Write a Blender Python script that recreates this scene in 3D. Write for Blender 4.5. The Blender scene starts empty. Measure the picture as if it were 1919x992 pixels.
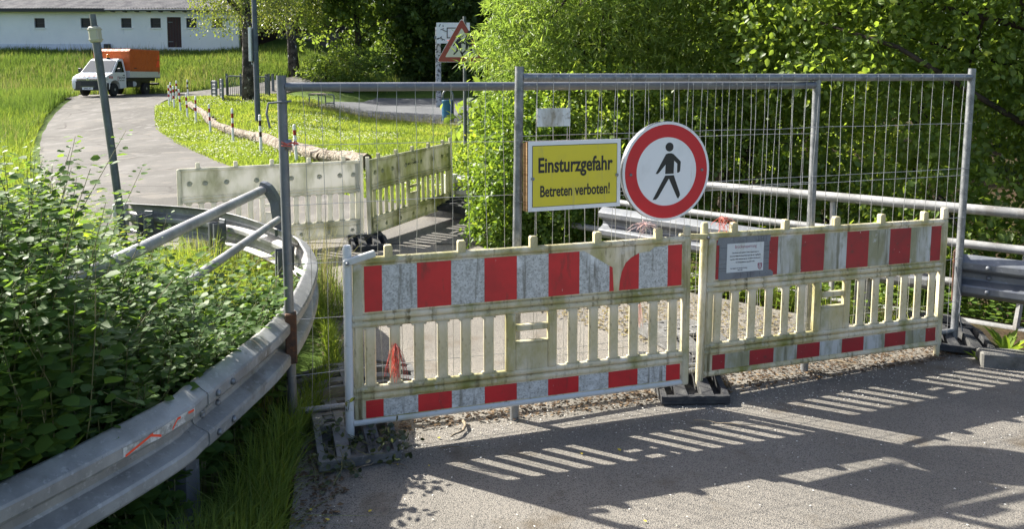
import bpy, math, random
import numpy as np
from mathutils import Vector, Matrix, Quaternion

# ---------------------------------------------------------------- camera, sky, sun, exposure
SC = bpy.context.scene
COL = SC.collection
FPX, CX, CY, HOR, CAMH = 1490.0, 959.5, 265.0, 142.0, 2.0      # measured on the 1919 x 992 photograph
PITCH = math.atan((CY - HOR) / FPX)
cam_data = bpy.data.cameras.new('camera'); cam = bpy.data.objects.new('camera', cam_data); COL.objects.link(cam)
cam.location = (0, 0, CAMH); cam.rotation_euler = (math.pi / 2 - PITCH, 0, 0)
cam_data.sensor_width = 36; cam_data.lens = 36 * FPX / 1919
cam_data.shift_y = -(496 - CY) / 1919
cam_data.clip_start = 0.05; cam_data.clip_end = 2000
SC.camera = cam

SUN_AZ, SUN_EL = math.radians(-62), math.radians(39)            # azimuth from +Y towards +X
sun_dir = Vector((math.sin(SUN_AZ) * math.cos(SUN_EL), math.cos(SUN_AZ) * math.cos(SUN_EL), math.sin(SUN_EL)))
W = bpy.data.worlds.new('World'); SC.world = W; W.use_nodes = True
nt = W.node_tree
sky = nt.nodes.new('ShaderNodeTexSky'); sky.sky_type = 'NISHITA'; sky.sun_disc = False
sky.dust_density = 3.0; sky.air_density = 0.8; sky.sun_elevation = SUN_EL; sky.sun_rotation = SUN_AZ % (2 * math.pi)
nt.links.new(sky.outputs['Color'], nt.nodes['Background'].inputs['Color'])
nt.nodes['Background'].inputs['Strength'].default_value = 0.094
sl = bpy.data.lights.new('sun', 'SUN'); sl.energy = 5.0; sl.angle = math.radians(0.53); sl.color = (1.0, 0.95, 0.86)
so = bpy.data.objects.new('sun', sl); COL.objects.link(so)
so.rotation_euler = (-sun_dir).to_track_quat('-Z', 'Y').to_euler(); so.location = (-20, 10, 25)
vs = SC.view_settings
vs.view_transform = 'Standard'; vs.look = 'None'; vs.gamma = 1.0; vs.use_curve_mapping = False; vs.exposure = 1.65
SC.cycles.max_bounces = 8; SC.cycles.transparent_max_bounces = 8
SC.cycles.use_denoising = True

# ---------------------------------------------------------------- helpers
RNG = np.random.default_rng(7)
R = random.Random(11)
PI = math.pi

def ray(px, py):
    u = (px - CX) / FPX; v = -(py - CY) / FPX
    c, s = math.cos(PITCH), math.sin(PITCH)
    return Vector((u, c + v * s, -s + v * c))
def atY(px, py, Y):
    d = ray(px, py); return Vector((0, 0, CAMH)) + d * (Y / d.y)
def onZ(px, py, z=0.0):
    d = ray(px, py); return Vector((0, 0, CAMH)) + d * ((z - CAMH) / d.z)
def onPlane(px, py, o, n):
    d = ray(px, py); c = Vector((0, 0, CAMH))
    return c + d * ((o - c).dot(n) / d.dot(n))

_ty = np.array([-500, 24, 28, 33, 37, 41.5, 44, 48, 52, 60, 90, 500.])
_tz = np.array([0, 0, .15, .6, .98, 1.06, 1.5, 2.6, 3.6, 4.8, 7., 12.])
def sstep(a, b, x):
    t = np.clip((np.asarray(x, float) - a) / (b - a), 0, 1); return t * t * (3 - 2 * t)
def tz(x, y):
    x = np.asarray(x, float); y = np.asarray(y, float)
    z = np.interp(y, _ty, _tz)
    q = x / np.maximum(y, 5.)
    z = z * (1 - .5 * sstep(-.27, -.16, q))
    s = (x - 3.3) * .656 + (y - 5.95) * .753
    z = z - 1.6 * sstep(.75, 2.4, s) * (1 - sstep(6.5, 9.5, s)) * sstep(.6, 2.2, x)
    return z
def T(x, y): return float(tz(x, y))
def onT(px, py, lift=0.0):
    d = ray(px, py); c = Vector((0, 0, CAMH)); t = 1.0
    while t < 400:
        p = c + d * t
        if p.z <= T(p.x, p.y): break
        t *= 1.005
    return Vector((p.x, p.y, T(p.x, p.y) + lift))

class MB:
    """collects shapes of ONE part, build() links them as one mesh object"""
    def __init__(s): s.v = []; s.f = []
    def add(s, vs, fs):
        o = len(s.v); s.v += [tuple(p) for p in vs]; s.f += [tuple(i + o for i in f) for f in fs]; return s
    def box(s, x0, x1, y0, y1, z0, z1, b=0.0, M=None):
        if b <= 0:
            v = [Vector((x, y, z)) for z in (z0, z1) for y in (y0, y1) for x in (x0, x1)]
            f = [(0, 2, 3, 1), (4, 5, 7, 6), (0, 1, 5, 4), (2, 6, 7, 3), (0, 4, 6, 2), (1, 3, 7, 5)]
        else:                                              # chamfered box
            v = []; idx = {}
            for ix, x in enumerate((x0, x1)):
                for iy, y in enumerate((y0, y1)):
                    for iz, z in enumerate((z0, z1)):
                        sx, sy, sz = (1, -1)[ix] * b, (1, -1)[iy] * b, (1, -1)[iz] * b
                        for a, p in enumerate(((x, y + sy, z + sz), (x + sx, y, z + sz), (x + sx, y + sy, z))):
                            idx[ix, iy, iz, a] = len(v); v.append(Vector(p))
            f = []
            for i in (0, 1):
                f.append([idx[i, a, c, 0] for a, c in ((0, 0), (0, 1), (1, 1), (1, 0))][::1 if i == 0 else -1])
                f.append([idx[a, i, c, 1] for a, c in ((0, 0), (1, 0), (1, 1), (0, 1))][::1 if i == 0 else -1])
                f.append([idx[a, c, i, 2] for a, c in ((0, 0), (0, 1), (1, 1), (1, 0))][::1 if i == 0 else -1])
            for i in (0, 1):
                for j in (0, 1):
                    f.append((idx[i, j, 0, 0], idx[i, j, 1, 0], idx[i, j, 1, 1], idx[i, j, 0, 1]))
                    f.append((idx[i, 0, j, 0], idx[i, 1, j, 0], idx[i, 1, j, 2], idx[i, 0, j, 2]))
                    f.append((idx[0, i, j, 1], idx[1, i, j, 1], idx[1, i, j, 2], idx[0, i, j, 2]))
                    for k in (0, 1): f.append((idx[i, j, k, 0], idx[i, j, k, 1], idx[i, j, k, 2]))
        if M is not None: v = [M @ p for p in v]
        return s.add(v, f)
    def tube(s, pts, r, n=10, cap=True):
        pts = [Vector(p) for p in pts]; rs = r if isinstance(r, (list, tuple)) else [r] * len(pts)
        v = []; f = []; ref = None
        for i, p in enumerate(pts):
            t = (pts[min(i + 1, len(pts) - 1)] - pts[max(i - 1, 0)]).normalized()
            if ref is None:
                ref = Vector((0, 0, 1)) if abs(t.z) < .9 else Vector((1, 0, 0))
            a = (ref - t * ref.dot(t)).normalized(); ref = a; b = t.cross(a)
            for k in range(n):
                w = 2 * PI * k / n; v.append(p + (a * math.cos(w) + b * math.sin(w)) * rs[i])
        for i in range(len(pts) - 1):
            for k in range(n):
                k2 = (k + 1) % n; f.append((i * n + k, i * n + k2, (i + 1) * n + k2, (i + 1) * n + k))
        if cap:
            f.append(tuple(range(n))[::-1]); f.append(tuple((len(pts) - 1) * n + k for k in range(n)))
        return s.add(v, f)
    def prism(s, poly, axis, a0, a1, M=None):
        """poly: 2-D outline; axis 0: (y,z) extruded along x; 1: (x,z) along y; 2: (x,y) along z"""
        def P(q, a): return Vector(((a, q[0], q[1]), (q[0], a, q[1]), (q[0], q[1], a))[axis])
        n = len(poly); v = [P(q, a0) for q in poly] + [P(q, a1) for q in poly]
        if M is not None: v = [M @ p for p in v]
        f = [tuple(range(n)), tuple(range(2 * n - 1, n - 1, -1))] + [(i, n + i, n + (i + 1) % n, (i + 1) % n) for i in range(n)]
        return s.add(v, f)
    def lathe(s, prof, n=16, M=None):
        v = []; f = []
        for r, z in prof:
            for k in range(n):
                w = 2 * PI * k / n; v.append(Vector((r * math.cos(w), r * math.sin(w), z)))
        for i in range(len(prof) - 1):
            for k in range(n):
                k2 = (k + 1) % n; f.append((i * n + k, i * n + k2, (i + 1) * n + k2, (i + 1) * n + k))
        f.append(tuple(range(n))[::-1]); f.append(tuple((len(prof) - 1) * n + k for k in range(n)))
        if M is not None: v = [M @ p for p in v]
        return s.add(v, f)
    def ball(s, c, rad, n=10, m=6, M=None):
        c = Vector(c); rad = Vector(rad) if not isinstance(rad, (int, float)) else Vector((rad,) * 3)
        return s.lathe([(max(math.sin(PI * i / m), .02) * 1, -math.cos(PI * i / m)) for i in range(m + 1)], n,
                       (M or Matrix()) @ Matrix.Translation(c) @ Matrix.Diagonal((*rad, 1)))
    def build(s, name, mat, parent=None, smooth=False, auto=None):
        me = bpy.data.meshes.new(name); me.from_pydata([tuple(p) for p in s.v], [], s.f); me.update()
        import bmesh
        bm = bmesh.new(); bm.from_mesh(me); bmesh.ops.recalc_face_normals(bm, faces=bm.faces); bm.to_mesh(me); bm.free()
        if smooth:
            me.polygons.foreach_set('use_smooth', [True] * len(me.polygons))
            if auto is not None: me.set_sharp_from_angle(angle=math.radians(auto))
        me.materials.append(mat)
        o = bpy.data.objects.new(name, me); COL.objects.link(o)
        if parent is not None: o.parent = parent
        return o

def tag(o, label=None, cat=None, group=None, kind=None):
    if label: o['label'] = label
    if cat: o['category'] = cat
    if group: o['group'] = group
    if kind: o['kind'] = kind
    return o
def thing(name, label, cat, loc=(0, 0, 0), rz=0.0, group=None):
    o = bpy.data.objects.new(name, None); COL.objects.link(o); o.empty_display_size = .1
    o.location = loc; o.rotation_euler = (0, 0, rz); return tag(o, label, cat, group)
def share(name, me, parent, M=None):
    o = bpy.data.objects.new(name, me); COL.objects.link(o); o.parent = parent
    if M is not None: o.matrix_local = M
    return o
def copy_tree(o, parent=None):
    c = o.copy(); COL.objects.link(c)
    c.parent = parent
    for ch in list(o.children): copy_tree(ch, c)
    return c
def text_part(name, body, size, mat, parent, M, sx=1.0, offset=0.0, align='CENTER', depth=.0006, fit=None):
    cu = bpy.data.curves.new(name, 'FONT'); cu.body = body; cu.size = size; cu.offset = offset; cu.align_x = align; cu.align_y = 'CENTER'
    cu.extrude = depth; cu.resolution_u = 3
    to = bpy.data.objects.new(name, cu); COL.objects.link(to)
    bpy.context.view_layer.update()
    me = bpy.data.meshes.new_from_object(to.evaluated_get(bpy.context.evaluated_depsgraph_get()))
    bpy.data.objects.remove(to); bpy.data.curves.remove(cu)
    if fit:
        xx = [q.co.x for q in me.vertices]; sx = fit / (max(xx) - min(xx))
    me.transform(Matrix.Diagonal((sx, 1, 1, 1))); me.materials.clear(); me.materials.append(mat)
    return share(name, me, parent, M)

# ---------------------------------------------------------------- materials (all procedural)
def lin(r, g, b): return tuple(((c / 255) / 12.92 if c / 255 < .04045 else ((c / 255 + .055) / 1.055) ** 2.4) for c in (r, g, b))
def mat(name, col, rough=.6, metal=0.0, spec=.5, layers=(), bump=None, coords='Object', cracks=None):
    """layers: (colour, noise scale, lo, hi, detail[, (sx,sy,sz)]) mixed over the base in order"""
    m = bpy.data.materials.new(name); m.use_nodes = True; n = m.node_tree.nodes; L = m.node_tree.links
    p = n['Principled BSDF']; p.inputs['Roughness'].default_value = rough; p.inputs['Metallic'].default_value = metal
    p.inputs['Specular IOR Level'].default_value = spec; p.inputs['Base Color'].default_value = (*col, 1)
    tc = n.new('ShaderNodeTexCoord'); last = None
    for ly in layers:
        c2, sc_, lo, hi, det = ly[:5]; st = ly[5] if len(ly) > 5 else (1, 1, 1)
        mp = n.new('ShaderNodeMapping'); mp.inputs['Scale'].default_value = st; L.new(tc.outputs[coords], mp.inputs['Vector'])
        nz = n.new('ShaderNodeTexNoise'); nz.inputs['Scale'].default_value = sc_; nz.inputs['Detail'].default_value = det; nz.inputs['Roughness'].default_value = .62
        L.new(mp.outputs['Vector'], nz.inputs['Vector'])
        mr = n.new('ShaderNodeMapRange'); mr.inputs['From Min'].default_value = lo; mr.inputs['From Max'].default_value = hi
        L.new(nz.outputs['Fac'], mr.inputs['Value'])
        mx = n.new('ShaderNodeMix'); mx.data_type = 'RGBA'; L.new(mr.outputs['Result'], mx.inputs['Factor'])
        if last is None: mx.inputs[6].default_value = (*col, 1)
        else: L.new(last, mx.inputs[6])
        mx.inputs[7].default_value = (*c2, 1); last = mx.outputs[2]
    if cracks:                                          # (colour, cell scale, width): thin broken crack lines
        w1 = n.new('ShaderNodeTexNoise'); w1.inputs['Scale'].default_value = cracks[1] * 2.2; w1.inputs['Detail'].default_value = 4; L.new(tc.outputs[coords], w1.inputs['Vector'])
        ad = n.new('ShaderNodeMix'); ad.data_type = 'VECTOR'; ad.inputs['Factor'].default_value = .25; L.new(tc.outputs[coords], ad.inputs[4]); L.new(w1.outputs['Color'], ad.inputs[5])
        vo = n.new('ShaderNodeTexVoronoi'); vo.feature = 'DISTANCE_TO_EDGE'; vo.inputs['Scale'].default_value = cracks[1]; L.new(ad.outputs[1], vo.inputs['Vector'])
        m1 = n.new('ShaderNodeMapRange'); m1.inputs['From Min'].default_value = 0; m1.inputs['From Max'].default_value = cracks[2]; m1.inputs['To Min'].default_value = 1; m1.inputs['To Max'].default_value = 0; L.new(vo.outputs['Distance'], m1.inputs['Value'])
        w2 = n.new('ShaderNodeTexNoise'); w2.inputs['Scale'].default_value = cracks[1] * .8; L.new(tc.outputs[coords], w2.inputs['Vector'])
        m2 = n.new('ShaderNodeMapRange'); m2.inputs['From Min'].default_value = .45; m2.inputs['From Max'].default_value = .6; L.new(w2.outputs['Fac'], m2.inputs['Value'])
        mm = n.new('ShaderNodeMath'); mm.operation = 'MULTIPLY'; L.new(m1.outputs['Result'], mm.inputs[0]); L.new(m2.outputs['Result'], mm.inputs[1])
        mx = n.new('ShaderNodeMix'); mx.data_type = 'RGBA'; L.new(mm.outputs[0], mx.inputs['Factor']); mx.inputs[7].default_value = (*cracks[0], 1)
        if last is None: mx.inputs[6].default_value = (*col, 1)
        else: L.new(last, mx.inputs[6])
        last = mx.outputs[2]
    if last is not None: L.new(last, p.inputs['Base Color'])
    if bump:
        nz = n.new('ShaderNodeTexNoise'); nz.inputs['Scale'].default_value = bump[0]; nz.inputs['Detail'].default_value = 6
        L.new(tc.outputs[coords], nz.inputs['Vector'])
        bp = n.new('ShaderNodeBump'); bp.inputs['Strength'].default_value = bump[1]; bp.inputs['Distance'].default_value = bump[2] if len(bump) > 2 else .01
        L.new(nz.outputs['Fac'], bp.inputs['Height']); L.new(bp.outputs['Normal'], p.inputs['Normal'])
    return m
def leafmat(name, c0, c1, c2=None, rough=.42, tr=.42, tcol=None, spec=.4):
    """leaf: colour per leaf from the face attribute 'v', thin-sheet translucency"""
    m = bpy.data.materials.new(name); m.use_nodes = True; n = m.node_tree.nodes; L = m.node_tree.links
    p = n['Principled BSDF']; p.inputs['Roughness'].default_value = rough; p.inputs['Specular IOR Level'].default_value = spec
    at = n.new('ShaderNodeAttribute'); at.attribute_name = 'v'
    cr = n.new('ShaderNodeValToRGB'); e = cr.color_ramp.elements
    e[0].position = 0; e[0].color = (*c0, 1); e[1].position = .75; e[1].color = (*c1, 1)
    if c2: q = e.new(1.0); q.color = (*c2, 1)
    L.new(at.outputs['Fac'], cr.inputs['Fac']); L.new(cr.outputs['Color'], p.inputs['Base Color'])
    tb = n.new('ShaderNodeBsdfTranslucent'); mu = n.new('ShaderNodeMix'); mu.data_type = 'RGBA'; mu.blend_type = 'MULTIPLY'; mu.inputs['Factor'].default_value = 1
    L.new(cr.outputs['Color'], mu.inputs[6]); mu.inputs[7].default_value = (*(tcol or (2.2, 2.0, .9)), 1); L.new(mu.outputs[2], tb.inputs['Color'])
    ms = n.new('ShaderNodeMixShader'); ms.inputs['Fac'].default_value = tr
    L.new(p.outputs['BSDF'], ms.inputs[1]); L.new(tb.outputs['BSDF'], ms.inputs[2])
    L.new(ms.outputs['Shader'], n['Material Output'].inputs['Surface'])
    return m

def translucent(m, fac, tint):
    """thin hollow plastic lets daylight through"""
    n = m.node_tree.nodes; L = m.node_tree.links; b = n['Principled BSDF']; tb = n.new('ShaderNodeBsdfTranslucent'); ms = n.new('ShaderNodeMixShader'); ms.inputs['Fac'].default_value = fac
    mu = n.new('ShaderNodeMix'); mu.data_type = 'RGBA'; mu.blend_type = 'MULTIPLY'; mu.inputs['Factor'].default_value = 1; mu.inputs[7].default_value = (*tint, 1)
    if b.inputs['Base Color'].links: L.new(b.inputs['Base Color'].links[0].from_socket, mu.inputs[6])
    L.new(mu.outputs[2], tb.inputs['Color']); L.new(b.outputs['BSDF'], ms.inputs[1]); L.new(tb.outputs['BSDF'], ms.inputs[2]); L.new(ms.outputs['Shader'], n['Material Output'].inputs['Surface'])
M_ = {}
M_['galv'] = mat('galvanised', (.22, .23, .24), .45, .5, .5, [((.13, .14, .15), 14, .42, .62, 5), ((.32, .33, .34), 60, .55, .75, 3)], (60, .05))
M_['galv_dull'] = mat('galvanised_dull', (.33, .33, .32), .5, .2, .4, [((.20, .20, .195), 3.5, .40, .62, 7, (1, 1, .5)), ((.11, .09, .065), 2.5, .56, .72, 8, (1, 1, .6)), ((.44, .44, .43), 30, .56, .76, 5), ((.10, .10, .10), 55, .66, .76, 4)], (35, .08))
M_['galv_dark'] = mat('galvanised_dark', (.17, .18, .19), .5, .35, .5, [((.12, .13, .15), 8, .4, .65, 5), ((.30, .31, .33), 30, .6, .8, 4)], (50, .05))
M_['wire'] = mat('wire', (.40, .41, .42), .45, .6, .5, [((.2, .2, .2), 9, .4, .7, 4)])
M_['rust'] = mat('rusty_steel', (.10, .05, .03), .85, .1, .3, [((.05, .035, .03), 12, .4, .6, 6), ((.18, .075, .03), 25, .55, .72, 5)], (60, .4))
M_['plastic'] = mat('weathered_white_plastic', (.67, .62, .47), .55, 0, .4, [((.48, .43, .22), 4, .40, .60, 7, (1, 1, .55)), ((.25, .25, .06), 5, .49, .70, 8, (1, 1, .5)), ((.12, .10, .06), 34, .60, .78, 6, (1, 1, .35)), ((.15, .125, .055), 26, .55, .70, 5, (1, 1, .06)), ((.64, .62, .55), 9, .58, .72, 6)], (60, .2))
M_['plastic_clean'] = mat('white_plastic', (.56, .57, .56), .5, 0, .4, [((.48, .47, .38), 5, .48, .72, 7, (1, 1, .5)), ((.30, .29, .22), 30, .60, .78, 5)], (60, .08))
M_['plastic_far'] = mat('sunbleached_plastic', (.72, .69, .54), .55, 0, .4, [((.46, .45, .29), 5, .42, .68, 7, (1, 1, .4)), ((.24, .23, .11), 4, .56, .75, 8, (1, 1, .35))], (50, .1))
M_['plastic_moss'] = mat('mossy_plastic', (.60, .58, .42), .6, 0, .4, [((.33, .34, .13), 4, .38, .62, 7, (1, 1, .4)), ((.15, .14, .06), 6, .52, .72, 8, (1, 1, .35))], (50, .1))
for q_, k_ in (('plastic', .22), ('plastic_far', .42), ('plastic_moss', .34)): translucent(M_[q_], k_, (.98, 1.02, 1.30))
M_['sheet_red'] = mat('red_reflective_sheet', (.56, .016, .022), .4, 0, .5, [((.42, .016, .020), 7, .42, .7, 6), ((.20, .025, .022), 24, .58, .76, 6, (1, 1, .25)), ((.55, .40, .36), 60, .72, .76, 3, (1, 1, .15))])
M_['sheet_dark'] = mat('dark_red_reflective_sheet', (.34, .014, .020), .42, 0, .5, [((.23, .016, .020), 6, .4, .7, 5), ((.10, .03, .025), 24, .6, .8, 5), ((.6, .55, .5), 38, .73, .76, 2)])
M_['sheet_white'] = mat('dirty_white_sheet', (.58, .585, .565), .5, 0, .5, [((.38, .38, .355), 48, .42, .64, 7), ((.18, .18, .16), 90, .50, .70, 4), ((.72, .73, .72), 6, .60, .68, 5), ((.17, .16, .13), 30, .57, .70, 5, (1, 1, .07))])
M_['sheet_moss'] = mat('mossy_white_sheet', (.52, .52, .49), .5, 0, .5, [((.27, .26, .15), 5, .40, .60, 6, (1, 1, .3)), ((.20, .20, .12), 20, .52, .72, 6, (1, 1, .4)), ((.52, .52, .51), 9, .6, .72, 5), ((.14, .13, .07), 28, .55, .70, 5, (1, 1, .07))])
M_['rubber'] = mat('recycled_rubber', (.035, .036, .038), .8, 0, .3, [((.085, .085, .08), 12, .48, .7, 6), ((.16, .15, .13), 40, .62, .78, 5)], (80, .3))
M_['rubber_grey'] = mat('grey_recycled_rubber', (.14, .14, .135), .8, 0, .3, [((.08, .08, .078), 9, .42, .66, 6), ((.30, .29, .27), 30, .6, .78, 5)], (80, .3))
M_['white_paint'] = mat('white_paint', (.78, .78, .77), .5, 0, .5, [((.6, .6, .57), 8, .5, .75, 5)])
M_['sign_white'] = mat('sign_white', (.76, .77, .78), .35, 0, .5, [((.66, .67, .67), 5, .48, .75, 5), ((.55, .54, .50), 30, .62, .80, 5, (1, 1, .12))])
M_['sign_red'] = mat('sign_red', (.52, .008, .020), .35, 0, .5, [((.46, .010, .020), 9, .5, .8, 3)])
M_['sign_yellow'] = mat('sign_yellow', (.68, .57, .03), .4, 0, .5, [((.58, .49, .05), 5, .45, .75, 5), ((.50, .43, .10), 30, .60, .78, 5, (1, 1, .12))])
M_['black'] = mat('black_print', (.012, .013, .014), .45)
M_['plywood'] = mat('plywood', (.42, .26, .12), .7, 0, .3, [((.25, .13, .05), 40, .45, .65, 4, (.2, .2, 3))])
M_['tape'] = mat('grey_duct_tape', (.17, .19, .21), .38, 0, .5, [((.12, .13, .15), 10, .45, .65, 4), ((.28, .30, .32), 40, .62, .75, 3)], (60, .25))
M_['tape_crease'] = mat('tape_crease', (.05, .055, .06), .6)
M_['paper'] = mat('paper', (.62, .64, .63), .6, 0, .3, [((.50, .51, .44), 20, .55, .75, 5, (1, 1, .3))])
M_['ink'] = mat('faded_ink', (.06, .06, .065), .6)
M_['ink_red'] = mat('faded_red_ink', (.30, .12, .15), .6)
M_['twine'] = mat('red_twine', (.55, .09, .06), .6, 0, .3, [((.7, .35, .3), 60, .5, .7, 3)])
M_['twine_pale'] = mat('bleached_twine', (.72, .50, .46), .6, 0, .3, [((.75, .7, .68), 60, .5, .7, 3), ((.6, .2, .14), 40, .6, .75, 3)])
M_['glass'] = mat('dark_glass', (.015, .018, .02), .15, 0, .3)
M_['windscreen'] = mat('windscreen', (.045, .06, .065), .06, 0, 1.0)
M_['tarp'] = mat('orange_tarpaulin', (.55, .115, .022), .55, 0, .4, [((.46, .09, .02), 3, .4, .7, 4)], (5, .7, .06))
M_['tarp_top'] = mat('pale_tarpaulin_top', (.62, .34, .22), .5, 0, .4)
M_['carpaint'] = mat('white_car_paint', (.74, .75, .75), .25, 0, .6, [((.66, .66, .64), 2, .5, .8, 4)])
M_['blackplastic'] = mat('black_plastic', (.018, .019, .022), .5)
M_['tyre'] = mat('tyre', (.02, .02, .02), .85)
M_['rim'] = mat('steel_rim', (.42, .43, .44), .4, .7)
M_['chrome'] = mat('chrome', (.75, .76, .78), .15, 1)
M_['lamp_glass'] = mat('lamp_glass', (.7, .72, .75), .1, .3, .8)
M_['beacon'] = mat('amber_beacon', (.85, .22, .01), .15, 0, .6)
M_['fluor'] = mat('fluorescent_red', (.9, .085, .03), .5)
M_['boardgrey'] = mat('bed_board', (.60, .61, .60), .4, .2, .5, [((.5, .5, .49), 6, .5, .8, 4)])
M_['render'] = mat('white_render', (.74, .76, .78), .85, 0, .2, [((.66, .69, .72), .6, .42, .7, 6), ((.56, .60, .66), 3, .6, .78, 6, (1, 1, .3))], (6, .1))
M_['plinth'] = mat('painted_plinth', (.58, .63, .72), .85, 0, .2, [((.48, .53, .60), 1.2, .45, .7, 6)])
M_['roof'] = mat('fibre_cement', (.15, .145, .145), .8, 0, .3, [((.07, .07, .075), 1.4, .42, .62, 6), ((.26, .25, .24), 5, .58, .75, 5)])
M_['roof_dark'] = mat('dark_fascia', (.03, .03, .034), .7)
M_['brownwood'] = mat('dark_brown_boards', (.055, .028, .026), .7, 0, .3, [((.035, .02, .02), 3, .45, .65, 6, (6, 1, .4))])
M_['frame_white'] = mat('window_frame_white', (.72, .74, .76), .6)
M_['bin'] = mat('blue_bin', (.03, .15, .26), .4, 0, .5, [((.02, .10, .18), 8, .5, .7, 5)])
M_['lamp_steel'] = mat('lamp_post_steel', (.10, .12, .145), .5, .5, .5, [((.07, .08, .10), 4, .4, .7, 5)])
M_['bark_birch'] = mat('birch_bark', (.12, .10, .09), .85, 0, .2, [((.035, .03, .028), 3, .42, .55, 6), ((.62, .6, .56), 5, .60, .66, 5, (1, 1, .7))], (12, .8, .05))
M_['bark'] = mat('bark', (.065, .052, .042), .9, 0, .2, [((.03, .025, .02), 5, .42, .6, 7, (1, 1, .3)), ((.11, .10, .07), 3, .58, .72, 6)], (14, .8, .04))
M_['stem'] = mat('green_brown_stem', (.10, .10, .035), .7)
M_['log'] = mat('weathered_log', (.31, .265, .21), .9, 0, .2, [((.13, .105, .08), 5, .45, .60, 7), ((.44, .40, .34), 16, .55, .72, 5)], (18, 1.0, .12))
M_['log_end'] = mat('log_end', (.10, .075, .05), .9)
M_['concrete'] = mat('kerb_concrete', (.16, .155, .14), .9, 0, .2, [((.08, .08, .07), 8, .45, .7, 6), ((.24, .23, .2), 30, .6, .75, 4)], (60, .4))
M_['post_concrete'] = mat('grey_post_paint', (.13, .145, .15), .55, .3, .4, [((.09, .10, .10), 9, .4, .65, 5), ((.2, .21, .2), 40, .6, .8, 4)], (40, .08))
M_['tan_plastic'] = mat('yellowed_plastic', (.42, .40, .30), .5)
M_['red_paint'] = mat('bollard_red', (.34, .018, .02), .5, 0, .4, [((.25, .02, .02), 12, .5, .7, 4)])
M_['darkmud'] = mat('moss_dark', (.02, .02, .012), .95)
M_['beige'] = mat('beige_wood', (.50, .40, .30), .7)
M_['orange_cloth'] = mat('orange_cloth', (.75, .13, .03), .6)
# ================================================================ the setting: ground, roads
def grid_mesh(name, X, Y, Z, material, smooth=True):
    ny, nx = X.shape
    me = bpy.data.meshes.new(name)
    co = np.stack([X, Y, Z], -1).reshape(-1, 3)
    idx = np.arange(nx * ny).reshape(ny, nx)
    q = np.stack([idx[:-1, :-1], idx[:-1, 1:], idx[1:, 1:], idx[1:, :-1]], -1).reshape(-1, 4)
    me.vertices.add(len(co)); me.vertices.foreach_set('co', co.ravel())
    me.loops.add(q.size); me.loops.foreach_set('vertex_index', q.ravel())
    me.polygons.add(len(q)); me.polygons.foreach_set('loop_start', np.arange(0, q.size, 4))
    me.polygons.foreach_set('use_smooth', np.ones(len(q), bool))
    me.update(calc_edges=True); me.validate()
    me.materials.append(material)
    o = bpy.data.objects.new(name, me); COL.objects.link(o); return o

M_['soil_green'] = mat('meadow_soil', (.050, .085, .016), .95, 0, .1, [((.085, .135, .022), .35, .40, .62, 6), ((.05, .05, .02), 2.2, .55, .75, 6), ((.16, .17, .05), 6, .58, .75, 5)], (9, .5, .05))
M_['asphalt'] = mat('asphalt', (.225, .206, .176), .85, 0, .3, [((.155, .143, .122), .6, .42, .62, 6), ((.060, .058, .055), 160, .50, .62, 3), ((.27, .26, .24), 210, .60, .70, 2), ((.105, .085, .06), 2.3, .56, .72, 7)], (170, .9, .010), cracks=((.10, .095, .085), .7, .004))
M_['path'] = mat('old_path_asphalt', (.122, .116, .107), .9, 0, .25, [((.075, .071, .064), .45, .40, .60, 8, (1, .35, 1)), ((.165, .158, .146), 2.2, .55, .7, 6, (1, .4, 1)), ((.09, .085, .075), 26, .58, .72, 5), ((.13, .12, .105), 1.1, .56, .62, 7)], (30, .4, .02), cracks=((.05, .045, .04), .55, .022))
M_['court'] = mat('court_asphalt', (.10, .105, .11), .9, 0, .3, [((.07, .074, .08), 1.1, .42, .65, 6)])

xs = np.concatenate([[-500, -300, -180, -120, -90], np.linspace(-70, -12, 78), np.linspace(-11.5, 9, 116), np.linspace(9.5, 60, 40), [90, 120, 180, 300, 500]])
ys = np.concatenate([[-300, -150, -60, -25, -12], np.linspace(-6, 16, 120), np.linspace(16.4, 62, 120), [66, 72, 80, 90, 120, 180, 300, 600]])
GX, GY = np.meshgrid(xs, ys)
bumps = .03 * np.sin(GX * 1.7 + .6 * GY) * np.sin(GY * 1.3)
far = sstep(9, 14, GY) * .5
GZ = tz(GX, GY) - .035 + bumps * far * .6
g = grid_mesh('ground', GX, GY, GZ, M_['soil_green']); tag(g, kind='structure')

def strip(name, Lf, Rt, material, lift, nu=14, per=7):
    Lf = np.array(Lf, float); Rt = np.array(Rt, float)
    def res(P):
        t = np.arange(len(P)); tt = np.linspace(0, len(P) - 1, (len(P) - 1) * per + 1)
        out = []
        for k in (0, 1):                                   # Catmull-Rom
            p = np.concatenate([[2 * P[0, k] - P[1, k]], P[:, k], [2 * P[-1, k] - P[-2, k]]])
            i = np.minimum(tt.astype(int), len(P) - 2); u = tt - i
            a, b, c, d = p[i], p[i + 1], p[i + 2], p[i + 3]
            out.append(.5 * (2 * b + (c - a) * u + (2 * a - 5 * b + 4 * c - d) * u ** 2 + (3 * b - a - 3 * c + d) * u ** 3))
        return np.stack(out, -1)
    A, B = res(Lf), res(Rt); u = np.linspace(0, 1, nu)[None, :, None]
    P = A[:, None] * (1 - u) + B[:, None] * u
    P = P + 0 * P
    wob = (.06 if name == 'road' else .015) * np.sin(P[:, :, 1] * 3.1 + 1.7 * P[:, :, 0])
    P[:, 0, 0] += wob[:, 0]; P[:, -1, 0] += wob[:, -1] * .6
    X, Y = P[..., 0], P[..., 1]
    o = grid_mesh(name, X, Y, tz(X, Y) + lift, material); tag(o, kind='structure'); return o

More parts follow.
